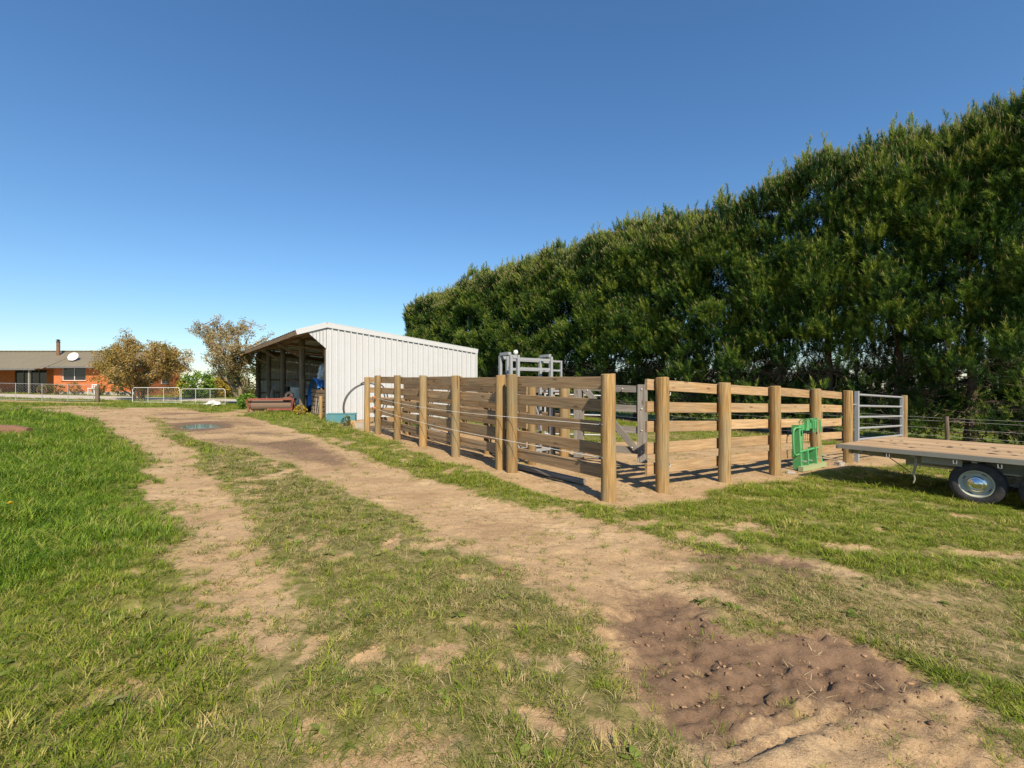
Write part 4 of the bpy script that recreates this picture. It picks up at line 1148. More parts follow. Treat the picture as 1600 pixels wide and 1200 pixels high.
MB().tube([kp(.78, 0, 1.3), kp(.62, 0, 1.62)], .03, 8).part('steering_column', DARKM, tc_)
rg = [kp(.6, 0, 1.63) + (TS * math.cos(q) + (TF * .5 + V(0, 0, .86)) * math.sin(q)) * .2 for q in np.linspace(0, 2 * math.pi, 20, endpoint=False)]
MB().tube(rg, .016, 6, closed=True).part('steering_wheel', DARKM, tc_, True)
MB().tube([kp(-.55, -.5, .9), kp(-.55, -.5, 2.25), kp(-.55, .5, 2.25), kp(-.55, .5, .9)], .04, 8).part('roll_bar', DARKM, tc_)
MB().tube([kp(1.9, .2, 1.4), kp(1.9, .2, 2.1)], .035, 8).part('exhaust_stack', RUST, tc_)
# pale blue cover hanging over the tractor
def draped(name, label, cat, c, rx, ry, rzz, mat, seed):
    import bmesh
    from mathutils import noise
    bm = bmesh.new(); bmesh.ops.create_icosphere(bm, subdivisions=4, radius=1)
    for v in bm.verts:
        n_ = noise.noise(v.co * 1.7 + V(seed, 0, 0)); f_ = noise.noise(V(v.co.x * 6, v.co.y * 6, v.co.z * .8) + V(0, seed, 0))
        g_ = noise.noise(v.co * 4.1 + V(seed, seed, 0)); k = 1 + .55 * n_ + .32 * f_ + .38 * g_
        taper = 1 - .35 * max(0, v.co.z)
        v.co = V(v.co.x * rx * k * taper, v.co.y * ry * k * taper, v.co.z * rzz * (1 + .2 * n_))
    me = bpy.data.meshes.new(name); bm.to_mesh(me); bm.free(); me.shade_smooth(); me.materials.append(mat)
    return tag(link(name, me, None, c), label, cat)
draped('cloth_cover', 'pale blue cloth bundle heaped on the tractor fender', 'cloth', kp(-.30, -.70, 2.0), .24, .22, .40, CLOTH, 3.1)
MB().tube([sp_(1.9, .5, 2.75), sp_(1.9, .5, 3.1)], .11, 12).top('hanging_can', RUST, sp_(1.9, .5, 2.75), 'rusty orange can hanging below the rafters in the near bay', 'can', smooth=True)
# crate of old boards in front of the tractor wheel
ct = thing('slatted_crate', 'slatted timber crate standing in the nearest shed bay', 'crate', sp_(1.9, .35, 0, True))
for z in range(6):
    timber('slat', sp_(.55, .3, .12 + z * .2, True), sp_(3.4, .3, .12 + z * .2, True), .03, .15, DARKW, ct)
    timber('slat', sp_(.55, .33, .12 + z * .2, True), sp_(.55, .62, .12 + z * .2, True), .03, .15, DARKW, ct)
for a in (.6, 2.0, 3.35): timber('crate_post', sp_(a, .36, -.05, True), sp_(a, .36, 1.25, True), .07, .07, DARKW, ct, up=(1, 0, 0))
for k in range(5):
    a = .6 + .28 * k; p = sp_(a, -.05, .1, True); q = sp_(a + random.uniform(.3, .9), .15, random.uniform(.35, .85), True)
    tm = timber('scrap_board', p, q, .035, .11, GREYW, None)
    tag(tm, 'grey scrap board leaning on the crate, %s from the shed corner' % ['first', 'second', 'third', 'fourth', 'fifth'][k], 'board', 'scrap boards at the crate')
# grey water tank of ribbed iron, planks, bench in the far bays
tk = thing('iron_tank', 'ribbed grey iron tank in the third shed bay', 'tank', sp_(9.6, 1.5, 0, True))
prof = [(.0, 0), (.75, 0)]
for k in range(14): prof += [(.75, .04 + k * .08), (.78, .08 + k * .08)]
prof += [(.75, 1.2), (.0, 1.22)]
MB().lathe(prof, sp_(9.6, 1.5, -.02, True), (0, 0, 1), 36).part('tank_wall', CLADIN, tk, True, 60)
MB().lathe([(.77, 1.19), (.79, 1.2), (.79, 1.24), (.0, 1.26)], sp_(9.6, 1.5, 0, True), (0, 0, 1), 36).part('tank_lid', GALV, tk, True)
for k in range(3):
    tm = timber('leaning_plank', sp_(10.7 + .28 * k, -.1, .05, True), sp_(11.5 + .26 * k, .2, 1.35, True), .24, .04, GREYW, None, up=(-.8, -.6, 0))
    tag(tm, '%s of three old planks leaning at the third shed post' % ['nearest', 'middle', 'farthest'][k], 'plank', 'planks leaning in the shed')
bn = thing('work_bench', 'dark timber bench with oddments in the far shed bay', 'bench', sp_(13.8, 1.2, 0, True))
timber('bench_top', sp_(12.4, 1.2, .95, True), sp_(15.2, 1.2, .95, True), .7, .06, DARKW, bn)
for a in (12.5, 15.1):
    for b in (.9, 1.5): timber('bench_leg', sp_(a, b, -.05, True), sp_(a, b, .93, True), .08, .08, DARKW, bn, up=(1, 0, 0))
MB().box(sp_(13.0, 1.2, 1.10, True), (.4, .3, .24)).top('steel_box', DARKM, sp_(13.0, 1.2, .98, True), 'dark steel box on the shed work bench', 'box')
ut = sp_(6.3, 2.4, 0, True)
cr_ = thing('old_trailer_cage', 'black framed cage standing behind the second shed post', 'cage', ut)
for a in (-.7, .7):
    for b in (-.4, .4): MB().beam(ut + SA * a + SB * b, ut + SA * a + SB * b + V(0, 0, 1.75), .05, .05, SA).part('cage_post', DARKM, cr_)
for z in (.9, 1.72):
    for b in (-.4, .4): MB().beam(ut - SA * .7 + SB * b + V(0, 0, z), ut + SA * .7 + SB * b + V(0, 0, z), .05, .05).part('cage_rail', DARKM, cr_)
    for a in (-.7, .7): MB().beam(ut + SA * a - SB * .4 + V(0, 0, z), ut + SA * a + SB * .4 + V(0, 0, z), .05, .05).part('cage_rail', DARKM, cr_)
MB().box(ut + V(0, 0, .45), (1.3, .7, .85), Matrix.Rotation(math.atan2(SA.y, SA.x), 3, 'Z')).part('cage_tub', CLADIN, cr_)

DRUMM = m_paint('worn_brown_drum', (0.15, 0.10, 0.07), .8, 0, (0.14, 0.09, 0.06), .6, 5)
# red roller implement in front of the shed
rb = V(-11.95, 23.1, gz(-11.95)); RA = V(.985, .17, 0); RB = V(-.17, .985, 0)
rd = thing('red_roller', 'faded red farm roller parked on the grass in front of the shed', 'roller', rb)
def rr_(a, b, z): return rb + RA * a * .64 + RB * b * .75 + V(0, 0, z * .84)
for a in (-1.55, 1.55):
    MB().beam(rr_(a, -.5, .05), rr_(a, -.1, .78), .07, .08).beam(rr_(a, .5, .05), rr_(a, .1, .78), .07, .08).beam(rr_(a, -.4, .36), rr_(a, .4, .36), .06, .12).part('end_frame', REDP, rd)
    MB().lathe([(0, 0), (.12, .0), (.12, .06), (.05, .08), (0, .09)], rr_(a, 0, .40), RA * (1 if a > 0 else -1), 16).part('bearing', RUST, rd, True)
    MB().tube([rr_(a, -.45, .1), rr_(a * 1.06, -.6, .75)], .035, 8).part('stand_leg', REDP, rd)
MB().lathe([(0, 0), (.26, 0), (.26, 1.86), (0, 1.86)], rr_(-1.46, 0, .38), RA, 32).part('drum', DRUMM, rd, True, 40)
MB().beam(rr_(-1.6, -.46, .74), rr_(1.6, -.46, .74), .07, .07).part('frame_bar', REDP, rd)
MB().beam(rr_(-1.6, .46, .74), rr_(1.6, .46, .74), .09, .09).part('frame_bar', REDP, rd)
MB().beam(rr_(-.2, -.5, .16), rr_(1.6, -.5, .16), .07, .08).part('lower_bar', REDP, rd)
MB().beam(rr_(1.2, -.40, .80), rr_(.9, .40, .80), .4, .08).part('weight_tray', RUST, rd)
MB().lathe([(.1, -.04), (.2, -.05), (.22, 0), (.2, .05), (.1, .04)], rr_(1.25, -.1, .93), RB, 20).part('hand_wheel', DARKM, rd, True)
MB().beam(rr_(1.2, .0, .84), rr_(1.45, -.2, .98), .07, .07).part('wheel_bracket', REDP, rd)

# teal trough, hose coil, blocks against the shed wall
tx = G(534, 660)
tz = z1(*tx)
tg = thing('teal_trough', 'teal painted box trough beside the shed corner', 'trough', (tx[0], tx[1], tz))
Mz = Matrix.Rotation(math.atan2(SB.y, SB.x) * .35, 3, 'Z')
for (cx_, cy_, sx, sy) in ((0, -.22, 1.05, .04), (0, .22, 1.05, .04), (-.505, 0, .04, .4), (.505, 0, .04, .4)):
    MB().box(V(tx[0], tx[1], tz + .18) + Mz @ V(cx_, cy_, 0), (sx, sy, .38), Mz).part('side', TEAL, tg)
MB().box(V(tx[0], tx[1], tz + .34), (1.0, .42, .02), Mz).part('lid', TEAL, tg)
for s in (-1, 1): MB().box(V(tx[0], tx[1], tz + .36) + Mz @ V(0, .235 * s, 0), (1.1, .035, .035), Mz).part('rim', TEAL, tg)
hc = V(*G(575, 664), 0); hc = V(-6.0, 18.35, 0); hc.z = z1(hc.x, hc.y)
loops = []
lean = V(.25, .35, 0)
for k in range(0, 91):
    t_ = R(-250 + 7.0 * k * 1.15); rr2 = .78 + .05 * math.sin(k * .11) + .0009 * k
    loops.append(hc + SB * (math.cos(t_) * rr2) + V(0, 0, .82 + math.sin(t_) * rr2 * 1.0) + lean * (.45 + .45 * math.sin(t_)) + SA * (-.0012 * k))
MB().tube(loops, .026, 8).top('hose_coil', BLACKP, hc, 'coil of black water pipe standing against the white shed wall', 'pipe coil', smooth=True)
def rubble(name, label, cat, px, py, size, mat, rot, group):
    x, y = G(px, py); z = z1(x, y); mb = MB()
    mb.box(V(x, y, z + size[2] / 2 - .02), size, Matrix.Rotation(rot, 3, 'Z') @ Matrix.Rotation(.12, 3, 'X'))
    me = mb.mesh(name, (x, y, z)); 
    import bmesh
    bm = bmesh.new(); bm.from_mesh(me); bmesh.ops.bevel(bm, geom=bm.edges[:], offset=.02, segments=2, affect='EDGES')
    for v in bm.verts: v.co += V(random.uniform(-.008, .008), random.uniform(-.008, .008), random.uniform(-.008, .008))
    bm.to_mesh(me); bm.free(); me.materials.append(mat)
    return tag(link(name, me, None, (x, y, z)), label, cat, group)
rubble('timber_block', 'tan timber block lying right of the teal trough', 'block', 549, 664, (.34, .2, .2), RAIL, .6, 'blocks by the trough')
rubble('concrete_block', 'grey concrete block between the trough and the fence end', 'block', 565, 668, (.4, .22, .22), CONC, .2, 'blocks by the trough')
rubble('stone', 'pale stone lying at the foot of the right hand fence post', 'stone', 1312, 727, (.2, .14, .12), CONC, .4, None)
rubble('stone', 'flat stone on soil beside the green implement', 'stone', 1236, 737, (.24, .16, .06), CONC, 1.0, None)
# ------------------------------------------------------------------ pine hedge
def rot_to(dirs):
    """orthonormal frames (n,3,3) whose third axis is dirs"""
    z = dirs / np.linalg.norm(dirs, axis=1, keepdims=True)
    h = np.where(np.abs(z[:, 2:3]) > 0.9, np.array([[1.0, 0, 0]]), np.array([[0, 0, 1.0]]))
    x = np.cross(h, z); x /= np.linalg.norm(x, axis=1, keepdims=True)
    y = np.cross(z, x)
    return np.stack([x, y, z], 2)
def shoot(seed, n=46, L=.38, nl=.17, nw=.0155):
    r = np.random.default_rng(seed); V_ = []; K = []
    for k in range(n):
        f = (k + r.uniform()) / n; z = L * (.08 + .92 * f); a = r.uniform(0, 6.283)
        el = r.uniform(.45, .95) + .35 * f; l = nl * r.uniform(.75, 1.15) * (1 - .25 * f)
        d = np.array([math.cos(a) * math.cos(el), math.sin(a) * math.cos(el), math.sin(el)])
        s = np.cross(d, [0, 0, 1]); s /= np.linalg.norm(s) + 1e-9
        s = s * math.cos(a * 3) + np.cross(d, s) * math.sin(a * 3)
        b = np.array([0, 0, z])
        V_ += [b - s * nw / 2, b + s * nw / 2, b + d * l]; K.append(0)
    for q in range(2):                     # pale candle at the tip
        a = 1.57 * q; s = np.array([math.cos(a), math.sin(a), 0]) * .014
        V_ += [np.array([0, 0, L]) - s, np.array([0, 0, L]) + s, np.array([0.0, 0, L + .17])]; K.append(1)
    return np.array(V_), np.array(K)
SHOOTS = [shoot(600 + k) for k in range(4)]
def place_shoots(pos, dirs, scl, tint, candle, seed):
    r = np.random.default_rng(seed)
    Fm = rot_to(dirs); kind = r.integers(0, len(SHOOTS), len(pos)); Vs = []; Ts = []
    for k, (sv, sk) in enumerate(SHOOTS):
        m = kind == k
        n = m.sum()
        if not n: continue
        v = np.einsum('nij,vj->nvi', Fm[m], sv) * scl[m][:, None, None] + pos[m][:, None, :]
        nt = len(sk)
        v = v.reshape(n, nt, 3, 3)
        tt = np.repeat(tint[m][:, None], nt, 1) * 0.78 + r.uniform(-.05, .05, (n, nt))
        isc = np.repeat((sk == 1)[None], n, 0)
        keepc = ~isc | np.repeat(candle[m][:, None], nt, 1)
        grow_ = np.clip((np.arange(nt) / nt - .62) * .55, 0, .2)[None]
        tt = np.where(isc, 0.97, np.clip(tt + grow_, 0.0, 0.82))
        Vs.append(v[keepc].reshape(-1, 3)); Ts.append(tt[keepc])
    v = np.concatenate(Vs); t_ = np.concatenate(Ts)
    return v, np.arange(len(v)).reshape(-1, 3), t_
PINEM = m_leaf('pine_needles', [(0.0, (0.016, 0.048, 0.010)), (0.28, (0.040, 0.094, 0.015)), (0.55, (0.112, 0.190, 0.021)), (0.84, (0.28, 0.33, 0.05)), (0.9, (0.42, 0.33, 0.17)), (1.0, (0.50, 0.40, 0.22))], trans=0.22, rough=0.5)
HT = 10.75
def pine_variant(seed, end=False):
    """local x along the hedge, local y through it (front face at y = -1.9), z up"""
    r = np.random.default_rng(seed); cl = []
    def cluster(c, rad, n, up, out, tint, spike=0.0): cl.append((np.array(c), rad, n, up, np.array(out), tint, spike))
    nf = 340
    for k in range(nf):                       # front face boughs
        z = 1.8 + (HT - 2.5) * ((k + r.uniform()) / nf) ** 0.92
        x = r.uniform(-1.2, 1.2)
        vd = float(fbm(np.array([x * .8 + 20]), np.array([z * .75 + 10]), seed, 2)[0])
        if abs(x) > .95 and r.uniform() < .35: continue
        if (vd < .40 and r.uniform() < .85) or (z < 3.6 and r.uniform() < .62): continue
        bulge = -1.95 + 0.5 * (abs(x) / 1.2) ** 2.2 + 0.55 * r.uniform() ** 1.5 + 0.34 * math.sin(z * 1.7 + seed) * math.cos(x * 1.9 + seed * 1.3)
        top = np.clip((z - (HT - 2.2)) / 2.2, 0, 1)
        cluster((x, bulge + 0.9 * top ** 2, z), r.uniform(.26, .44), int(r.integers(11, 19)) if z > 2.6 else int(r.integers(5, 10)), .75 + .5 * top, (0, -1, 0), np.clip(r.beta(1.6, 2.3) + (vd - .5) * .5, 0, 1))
    for k in range(90):                       # inside boughs, tinted darker as shade within the crown
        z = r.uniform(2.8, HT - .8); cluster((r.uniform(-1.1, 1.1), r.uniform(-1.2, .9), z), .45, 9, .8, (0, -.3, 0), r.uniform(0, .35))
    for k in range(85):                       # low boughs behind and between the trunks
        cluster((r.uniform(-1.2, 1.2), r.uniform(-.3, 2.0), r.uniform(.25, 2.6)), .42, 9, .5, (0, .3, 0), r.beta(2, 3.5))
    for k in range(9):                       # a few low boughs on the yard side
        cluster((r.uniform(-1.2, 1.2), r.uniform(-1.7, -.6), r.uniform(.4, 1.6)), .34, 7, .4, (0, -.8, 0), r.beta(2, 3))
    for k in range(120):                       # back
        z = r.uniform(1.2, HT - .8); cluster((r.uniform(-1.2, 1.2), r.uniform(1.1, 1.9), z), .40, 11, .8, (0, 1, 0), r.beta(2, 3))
    for k in range(44):                       # top with upright leaders
        x = r.uniform(-1.15, 1.15); y = r.uniform(-1.25, 1.3)
        z = HT - .45 + r.normal(0, .26) - .12 * abs(y) - .45 * (abs(x) / 1.15) ** 2
        cluster((x, y, z), r.uniform(.2, .34), 12, 1.6, (0, -.2, 0), r.beta(2.4, 1.8), r.uniform(.25, .95) if r.uniform() < .7 else 0)
    if end:
        for k in range(70):
            z = r.uniform(.8, HT - .8); cluster((1.35 + r.uniform(-.3, .2), r.uniform(-1.8, 1.8), z), .4, 13, .8, (1, -.2, 0), r.beta(2.4, 2))
    pos = []; dirs = []; scl = []; tint = []; cand = []
    for c, rad, n, up, out, tn, spike in cl:
        o = r.normal(0, 1, (n, 3)); o /= np.linalg.norm(o, axis=1, keepdims=True)
        o *= rad * r.uniform(.25, 1, (n, 1)) * np.array([1.15, .85, .75])
        p = c + o
        d = o * (1.0 / rad) * .6 + out * .5 + np.array([0, 0, up * 1.25]) + r.normal(0, .18, (n, 3))
        pos.append(p); dirs.append(d); scl.append(r.uniform(.7, 1.35, n)); tint.append(np.clip(tn + r.normal(0, .22, n), 0, 1)); cand.append(r.uniform(size=n) < (.14 + .55 * (c[2] > HT - 2.2)))
        if spike:
            m = int(3 + spike * 6)
            q = np.stack([np.full(m, c[0]) + r.normal(0, .03, m), np.full(m, c[1]) + r.normal(0, .03, m), c[2] + np.linspace(.0, spike, m)], 1)
            pos.append(q); dirs.append(np.stack([r.normal(0, .22, m), r.normal(0, .22, m), np.ones(m)], 1)); scl.append(np.linspace(.95, .7, m)); tint.append(np.clip(tn + r.normal(0, .1, m) + .1, 0, 1)); cand.append(np.arange(m) >= m - 2)
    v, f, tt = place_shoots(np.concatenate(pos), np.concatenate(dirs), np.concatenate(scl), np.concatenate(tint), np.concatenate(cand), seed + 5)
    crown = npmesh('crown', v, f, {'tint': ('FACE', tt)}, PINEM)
    # trunk
    mb = MB(); pts_ = []; rs = []
    for k in range(9):
        f_ = k / 8; pts_.append((r.normal(0, .03) + .05 * math.sin(f_ * 5 + seed), r.normal(0, .03), -.25 + (HT - .6) * f_)); rs.append(.17 * (1 - .8 * f_) + .07 * math.exp(-f_ * 18))
    mb.tube(pts_, rs, 10)
    trunk = mb.mesh('trunk', (0, 0, 0), True); trunk.materials.append(BARK)
    # limbs reaching to the boughs
    mb = MB()
    sel = r.choice(len(cl), 95, replace=False)
    for i in sel:
        c = cl[i][0]; z0_ = max(.9, c[2] - r.uniform(.5, 1.3)); p0 = np.array([0, 0, z0_]); p1 = c + np.array([0, 0, -.15])
        m_ = (p0 + p1) / 2 + r.normal(0, .12, 3)
        mb.tube([p0, m_, p1], [.035 * (1.1 - c[2] / 14), .022, .008], 4, False)
    limbs = mb.mesh('limbs', (0, 0, 0)); limbs.materials.append(BARK)
    # dead twigs near the ground
    mb = MB()
    for k in range(85):
        z0_ = r.uniform(.25, 3.4); a = r.uniform(0, 6.283); l = r.uniform(.8, 2.0)
        p0 = np.array([0, 0, z0_]); d = np.array([math.cos(a), math.sin(a), r.uniform(-.25, .3)])
        p1 = p0 + d * l * .55 + r.normal(0, .08, 3); p2 = p0 + d * l + r.normal(0, .16, 3) + np.array([0, 0, .12])
        mb.tube([p0, p1, p2], [.018, .012, .004], 3, False)
        for q in range(4):
            f_ = r.uniform(.3, 1); s_ = p0 + (p2 - p0) * f_; e_ = s_ + (d * .5 + r.normal(0, .6, 3)) * r.uniform(.2, .55)
            mb.tube([s_, (s_ + e_) / 2 + r.normal(0, .04, 3), e_], [.008, .006, .003], 3, False)
    twigs = mb.mesh('dead_branches', (0, 0, 0)); twigs.materials.append(TWIG)
    return crown, trunk, limbs, twigs
PINES = [pine_variant(700 + 11 * k) for k in range(4)] + [pine_variant(790, True)]
ORD = ['first', 'second', 'third', 'fourth', 'fifth', 'sixth', 'seventh', 'eighth', 'ninth', 'tenth', 'eleventh', 'twelfth', 'thirteenth', 'fourteenth', 'fifteenth', 'sixteenth', 'seventeenth', 'eighteenth', 'nineteenth', 'twentieth', 'twenty-first', 'twenty-second']
hang = math.atan2(hB.y, hB.x)
NP = 22
for k in range(NP):
    t_ = -0.6 + 2.05 * k + random.uniform(-.2, .2)
    p = hp(t_, 1.9 + random.uniform(-.15, .15))
    lab = 'trimmed pine at the far left end of the tall hedge' if k == NP - 1 else ('tall trimmed pine of the hedge, %s counting back from the right edge' % ORD[k])
    tr_ = thing('pine_tree', lab, 'tree', p, 'pines of the tall hedge')
    var = PINES[4] if k == NP - 1 else PINES[(k * 3 + k // 4) % 4]
    # front face must look to the yard: local +x along hB, local -y to the yard
    tr_.rotation_euler = (0, 0, hang + math.pi if k != NP - 1 else hang + math.pi)
    mir = 1 if (k % 2 == 0) else -1
    if k == NP - 1: mir = -1
    tr_.scale = (mir, 1, 1.0 + random.uniform(-.045, .04) + .065 * (1 - k / NP))
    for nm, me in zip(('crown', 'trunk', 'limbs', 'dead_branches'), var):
        link(nm, me, tr_)

# ------------------------------------------------------------------ other trees and shrubs
def grow(r, p, d, l, rad, depth, segs, tips, spread, upw):
    q = p; n = 3; dirv = np.array(d)
    pts_ = [p]
    for i in range(n):
        dirv = dirv + r.normal(0, .13, 3) + np.array([0, 0, upw]); dirv = dirv / np.linalg.norm(dirv)
        q = q + dirv * l / n; pts_.append(q)
    segs.append((pts_, rad, rad * .62))
    if depth <= 2: tips.append((pts_[-1], depth)); tips.append((pts_[-2], depth))
    if depth == 0: return
    for i in range(int(r.integers(2, 4)) + (1 if depth > 2 else 0)):
        a = r.uniform(0, 6.283); e = np.array([math.cos(a), math.sin(a), r.uniform(-.1, .5)]) * spread
        nd = dirv + e; nd /= np.linalg.norm(nd)
        s_ = pts_[int(r.integers(1, n + 1))] if i else pts_[-1]
        grow(r, s_, nd, l * r.uniform(.62, .86), rad * .58, depth - 1, segs, tips, spread, upw)
def leaves(r, centers, rad, n_each, size, tint0, tints):
    n = len(centers) * n_each
    o_ = r.normal(0, 1, (n, 3)); o_ /= np.linalg.norm(o_, axis=1, keepdims=True)
    c = np.repeat(np.array(centers), n_each, 0) + o_ * rad * 1.5 * r.uniform(0, 1, (n, 1)) ** .6
    d = r.normal(0, 1, (n, 3)); d /= np.linalg.norm(d, axis=1, keepdims=True)
    e = np.cross(d, r.normal(0, 1, (n, 3))); e /= np.linalg.norm(e, axis=1, keepdims=True)
    s = size * r.uniform(.55, 1.3, (n, 1))
    v = np.stack([c - d * s, c + e * s * .42, c + d * s, c - e * s * .42], 1).reshape(-1, 3)
    f = np.arange(4 * n).reshape(-1, 4)
    t_ = np.clip(np.repeat(r.uniform(tint0 - tints, tint0 + tints, len(centers)), n_each) + r.normal(0, .12, n), 0, 1)
    return v, f, t_
def tree(name, label, base, height, spread, seed, mat, nl, lsize, trunk_r=.16, depth=4, clump=.25, bark=BARK2, group=None, upw=.05, l0=.34):
    r = np.random.default_rng(seed); segs = []; tips = []
    b = thing(name, label, 'tree', base, group)
    grow(r, np.array([0, 0, -.1]), (0, 0, 1), l0, trunk_r / height, depth, segs, tips, spread, upw)
    zc = np.percentile([t_[0][2] for t_ in tips], 55); zr = max(t_[0][2] for t_ in tips) - zc; xr0 = np.percentile([math.hypot(t_[0][0], t_[0][1]) for t_ in tips], 85)
    old = [t_[0] for t_ in tips]
    for q in range(46 if name != 'brown_leaf_tree' else 120):                                   # twigs filling out the crown
        d = r.normal(0, 1, 3); d /= np.linalg.norm(d); d *= r.uniform(.35, 1) ** .5
        p = np.array([d[0] * xr0, d[1] * xr0, zc + d[2] * zr * (1.0 if d[2] > 0 else .9)])
        s_ = min(old, key=lambda o_: np.linalg.norm(o_ - p)); segs.append(([s_, (s_ + p) / 2 + r.normal(0, .01, 3), p], .006, .003)); tips.append((p, 0)); tips.append(((s_ + p) / 2, 0))
    P = np.array([t_[0] for t_ in tips]); zmax = P[:, 2].max() + .05; xr = np.percentile(np.hypot(P[:, 0], P[:, 1]), 92)
    sz = height / zmax; sx = spread_r[name] / xr if name in spread_r else sz
    S = np.array([sx, sx, sz])
    mb = MB()
    for pts_, r0, r1 in segs:
        k = len(pts_); mb.tube([p * S for p in pts_], [max(.012, (r0 + (r1 - r0) * i / (k - 1)) * height) for i in range(k)], 6, False)
    me = mb.mesh('trunk', (0, 0, 0), True); me.materials.append(bark); link('trunk', me, b)
    v, f, t_ = leaves(r, [p * S for p, dd in tips], clump, nl, lsize, .5, .4)
    link('crown', npmesh('crown', v, f, {'tint': ('FACE', t_)}, mat), b)
    return b
spread_r = {'brown_leaf_tree': 3.1, 'catkin_tree': 2.25}
BROWNM = m_leaf('bronze_leaf', [(0, (0.11, 0.11, 0.02)), (0.35, (0.27, 0.19, 0.045)), (0.7, (0.42, 0.26, 0.075)), (1, (0.46, 0.36, 0.17))], trans=.25)
CATM = m_leaf('catkin_leaf', [(0, (0.15, 0.14, 0.05)), (0.5, (0.31, 0.225, 0.09)), (1, (0.43, 0.34, 0.19))], trans=.25)
SHRUBM = m_leaf('bright_shrub_leaf', [(0, (0.05, 0.11, 0.012)), (.5, (0.11, 0.21, 0.02)), (1, (0.2, 0.30, 0.045))], trans=.25)
OLIVEM = m_leaf('olive_shrub_leaf', [(0, (0.05, 0.06, 0.015)), (.5, (0.11, 0.12, 0.03)), (1, (0.19, 0.18, 0.06))], trans=.25)
YELM = m_leaf('yellow_shrub_leaf', [(0, (0.16, 0.12, 0.012)), (.5, (0.36, 0.25, 0.02)), (1, (0.5, 0.38, 0.05))], trans=.25)
def atd(px, d): 
    x = (px - 800) / F * d
    return V(x, d, gz(x))
tree('brown_leaf_tree', 'round bronze leafed tree in front of the brick house', atd(226, 35), 5.2, .85, 801, BROWNM, 85, .065, .15, 4, .26, l0=.22)
tree('catkin_tree', 'taller sparse brown tree with a pale trunk left of the shed', atd(378, 30), 5.9, .72, 805, CATM, 50, .058, .17, 4, .20, l0=.42, upw=.07)
def shrub(name, label, base, rx, rz_, seed, mat, n=900, lsize=.09, group=None, cat='shrub'):
    r = np.random.default_rng(seed); t_ = thing(name, label, cat, base, group)
    cs = []
    for k in range(60):
        d = r.normal(0, 1, 3); d /= np.linalg.norm(d); d *= r.uniform(.55, 1) ** .5
        cs.append(np.array([d[0] * rx, d[1] * rx, rz_ * (.52 + .5 * d[2])]))
    mb = MB()
    for c in cs[:16]: mb.tube([(0, 0, -.05), (c[0] * .4, c[1] * .4, c[2] * .5), tuple(c)], [.03 * rx, .02 * rx, .008 * rx], 4, False)
    me = mb.mesh('stem', (0, 0, 0)); me.materials.append(BARK2); link('stem', me, t_)
    v, f, tt = leaves(r, cs, .22 * rx, max(4, n // 60), lsize, .5, .35)
    link('foliage', npmesh('foliage', v, f, {'tint': ('FACE', tt)}, mat), t_)
    return t_
shrub('green_shrub', 'bright green round shrub right of the brick house', atd(308, 41), 1.25, 2.3, 811, SHRUBM, 2400, .12)
shrub('olive_shrub', 'olive green bush behind the trunk of the sparse brown tree', atd(385, 44), 1.7, 2.9, 812, OLIVEM, 2600, .13)
shrub('yellow_shrub', 'yellow flowering shrub between the green shrub and the sparse tree', atd(338, 43), 1.2, 1.7, 813, YELM, 1800, .11, 'yellow shrubs')
shrub('yellow_shrub', 'small yellow shrub at the right end of the brick house', atd(290, 46), .8, 1.6, 814, YELM, 1200, .11, 'yellow shrubs')
shrub('brown_shrub', 'tangle of brown green bush behind the yellow shrub', atd(352, 47), 1.9, 2.8, 815, OLIVEM, 2400, .13)
for k, (px, d, rx, rz_) in enumerate(((610, 62, 3.2, 7.0), (622, 58, 2.5, 6.0))):
    shrub('far_tree', ['dark tree top showing above the shed roof beside the hedge', 'lower tree showing between the shed roof and the hedge end'][k], atd(px, d), rx, rz_, 820 + k, OLIVEM, 3000, .2, 'trees behind the shed', 'tree')

# ------------------------------------------------------------------ brick house
HD = 42.0
def hpx(px, dz=0.0, dd=0.0): 
    d = HD + dd; return V((px - 800) / F * HD, d, 0)
hz0 = 1.53 - (614 - HZ) / F * HD
hx = lambda px: (px - 800) / F * HD
ho = thing('brick_house', 'low orange brick house with an olive steel roof', 'house', (hx(120), HD + 4, hz0))
def wallbox(x0, x1, y0, y1, z0, z1_, nm='wall', mat=BRICK): return MB().box(((x0 + x1) / 2, (y0 + y1) / 2, hz0 + (z0 + z1_) / 2), (x1 - x0, y1 - y0, z1_ - z0)).part(nm, mat, ho)
WH = 2.38
xR = hx(212); xM = hx(84); xL = hx(-110)
def wall_with(x0, x1, y, holes, nm='wall'):
    """front wall at y with window openings (x0,x1,z0,z1)"""
    cuts = sorted(holes); cur = x0
    for (a, b, c, d) in cuts:
        wallbox(cur, a, y, y + .25, -.3, WH, nm)
        wallbox(a, b, y, y + .25, -.3, c, nm)
        if d < WH - .02: wallbox(a, b, y, y + .25, d, WH, nm)
        cur = b
    wallbox(cur, x1, y, y + .25, -.3, WH, nm)
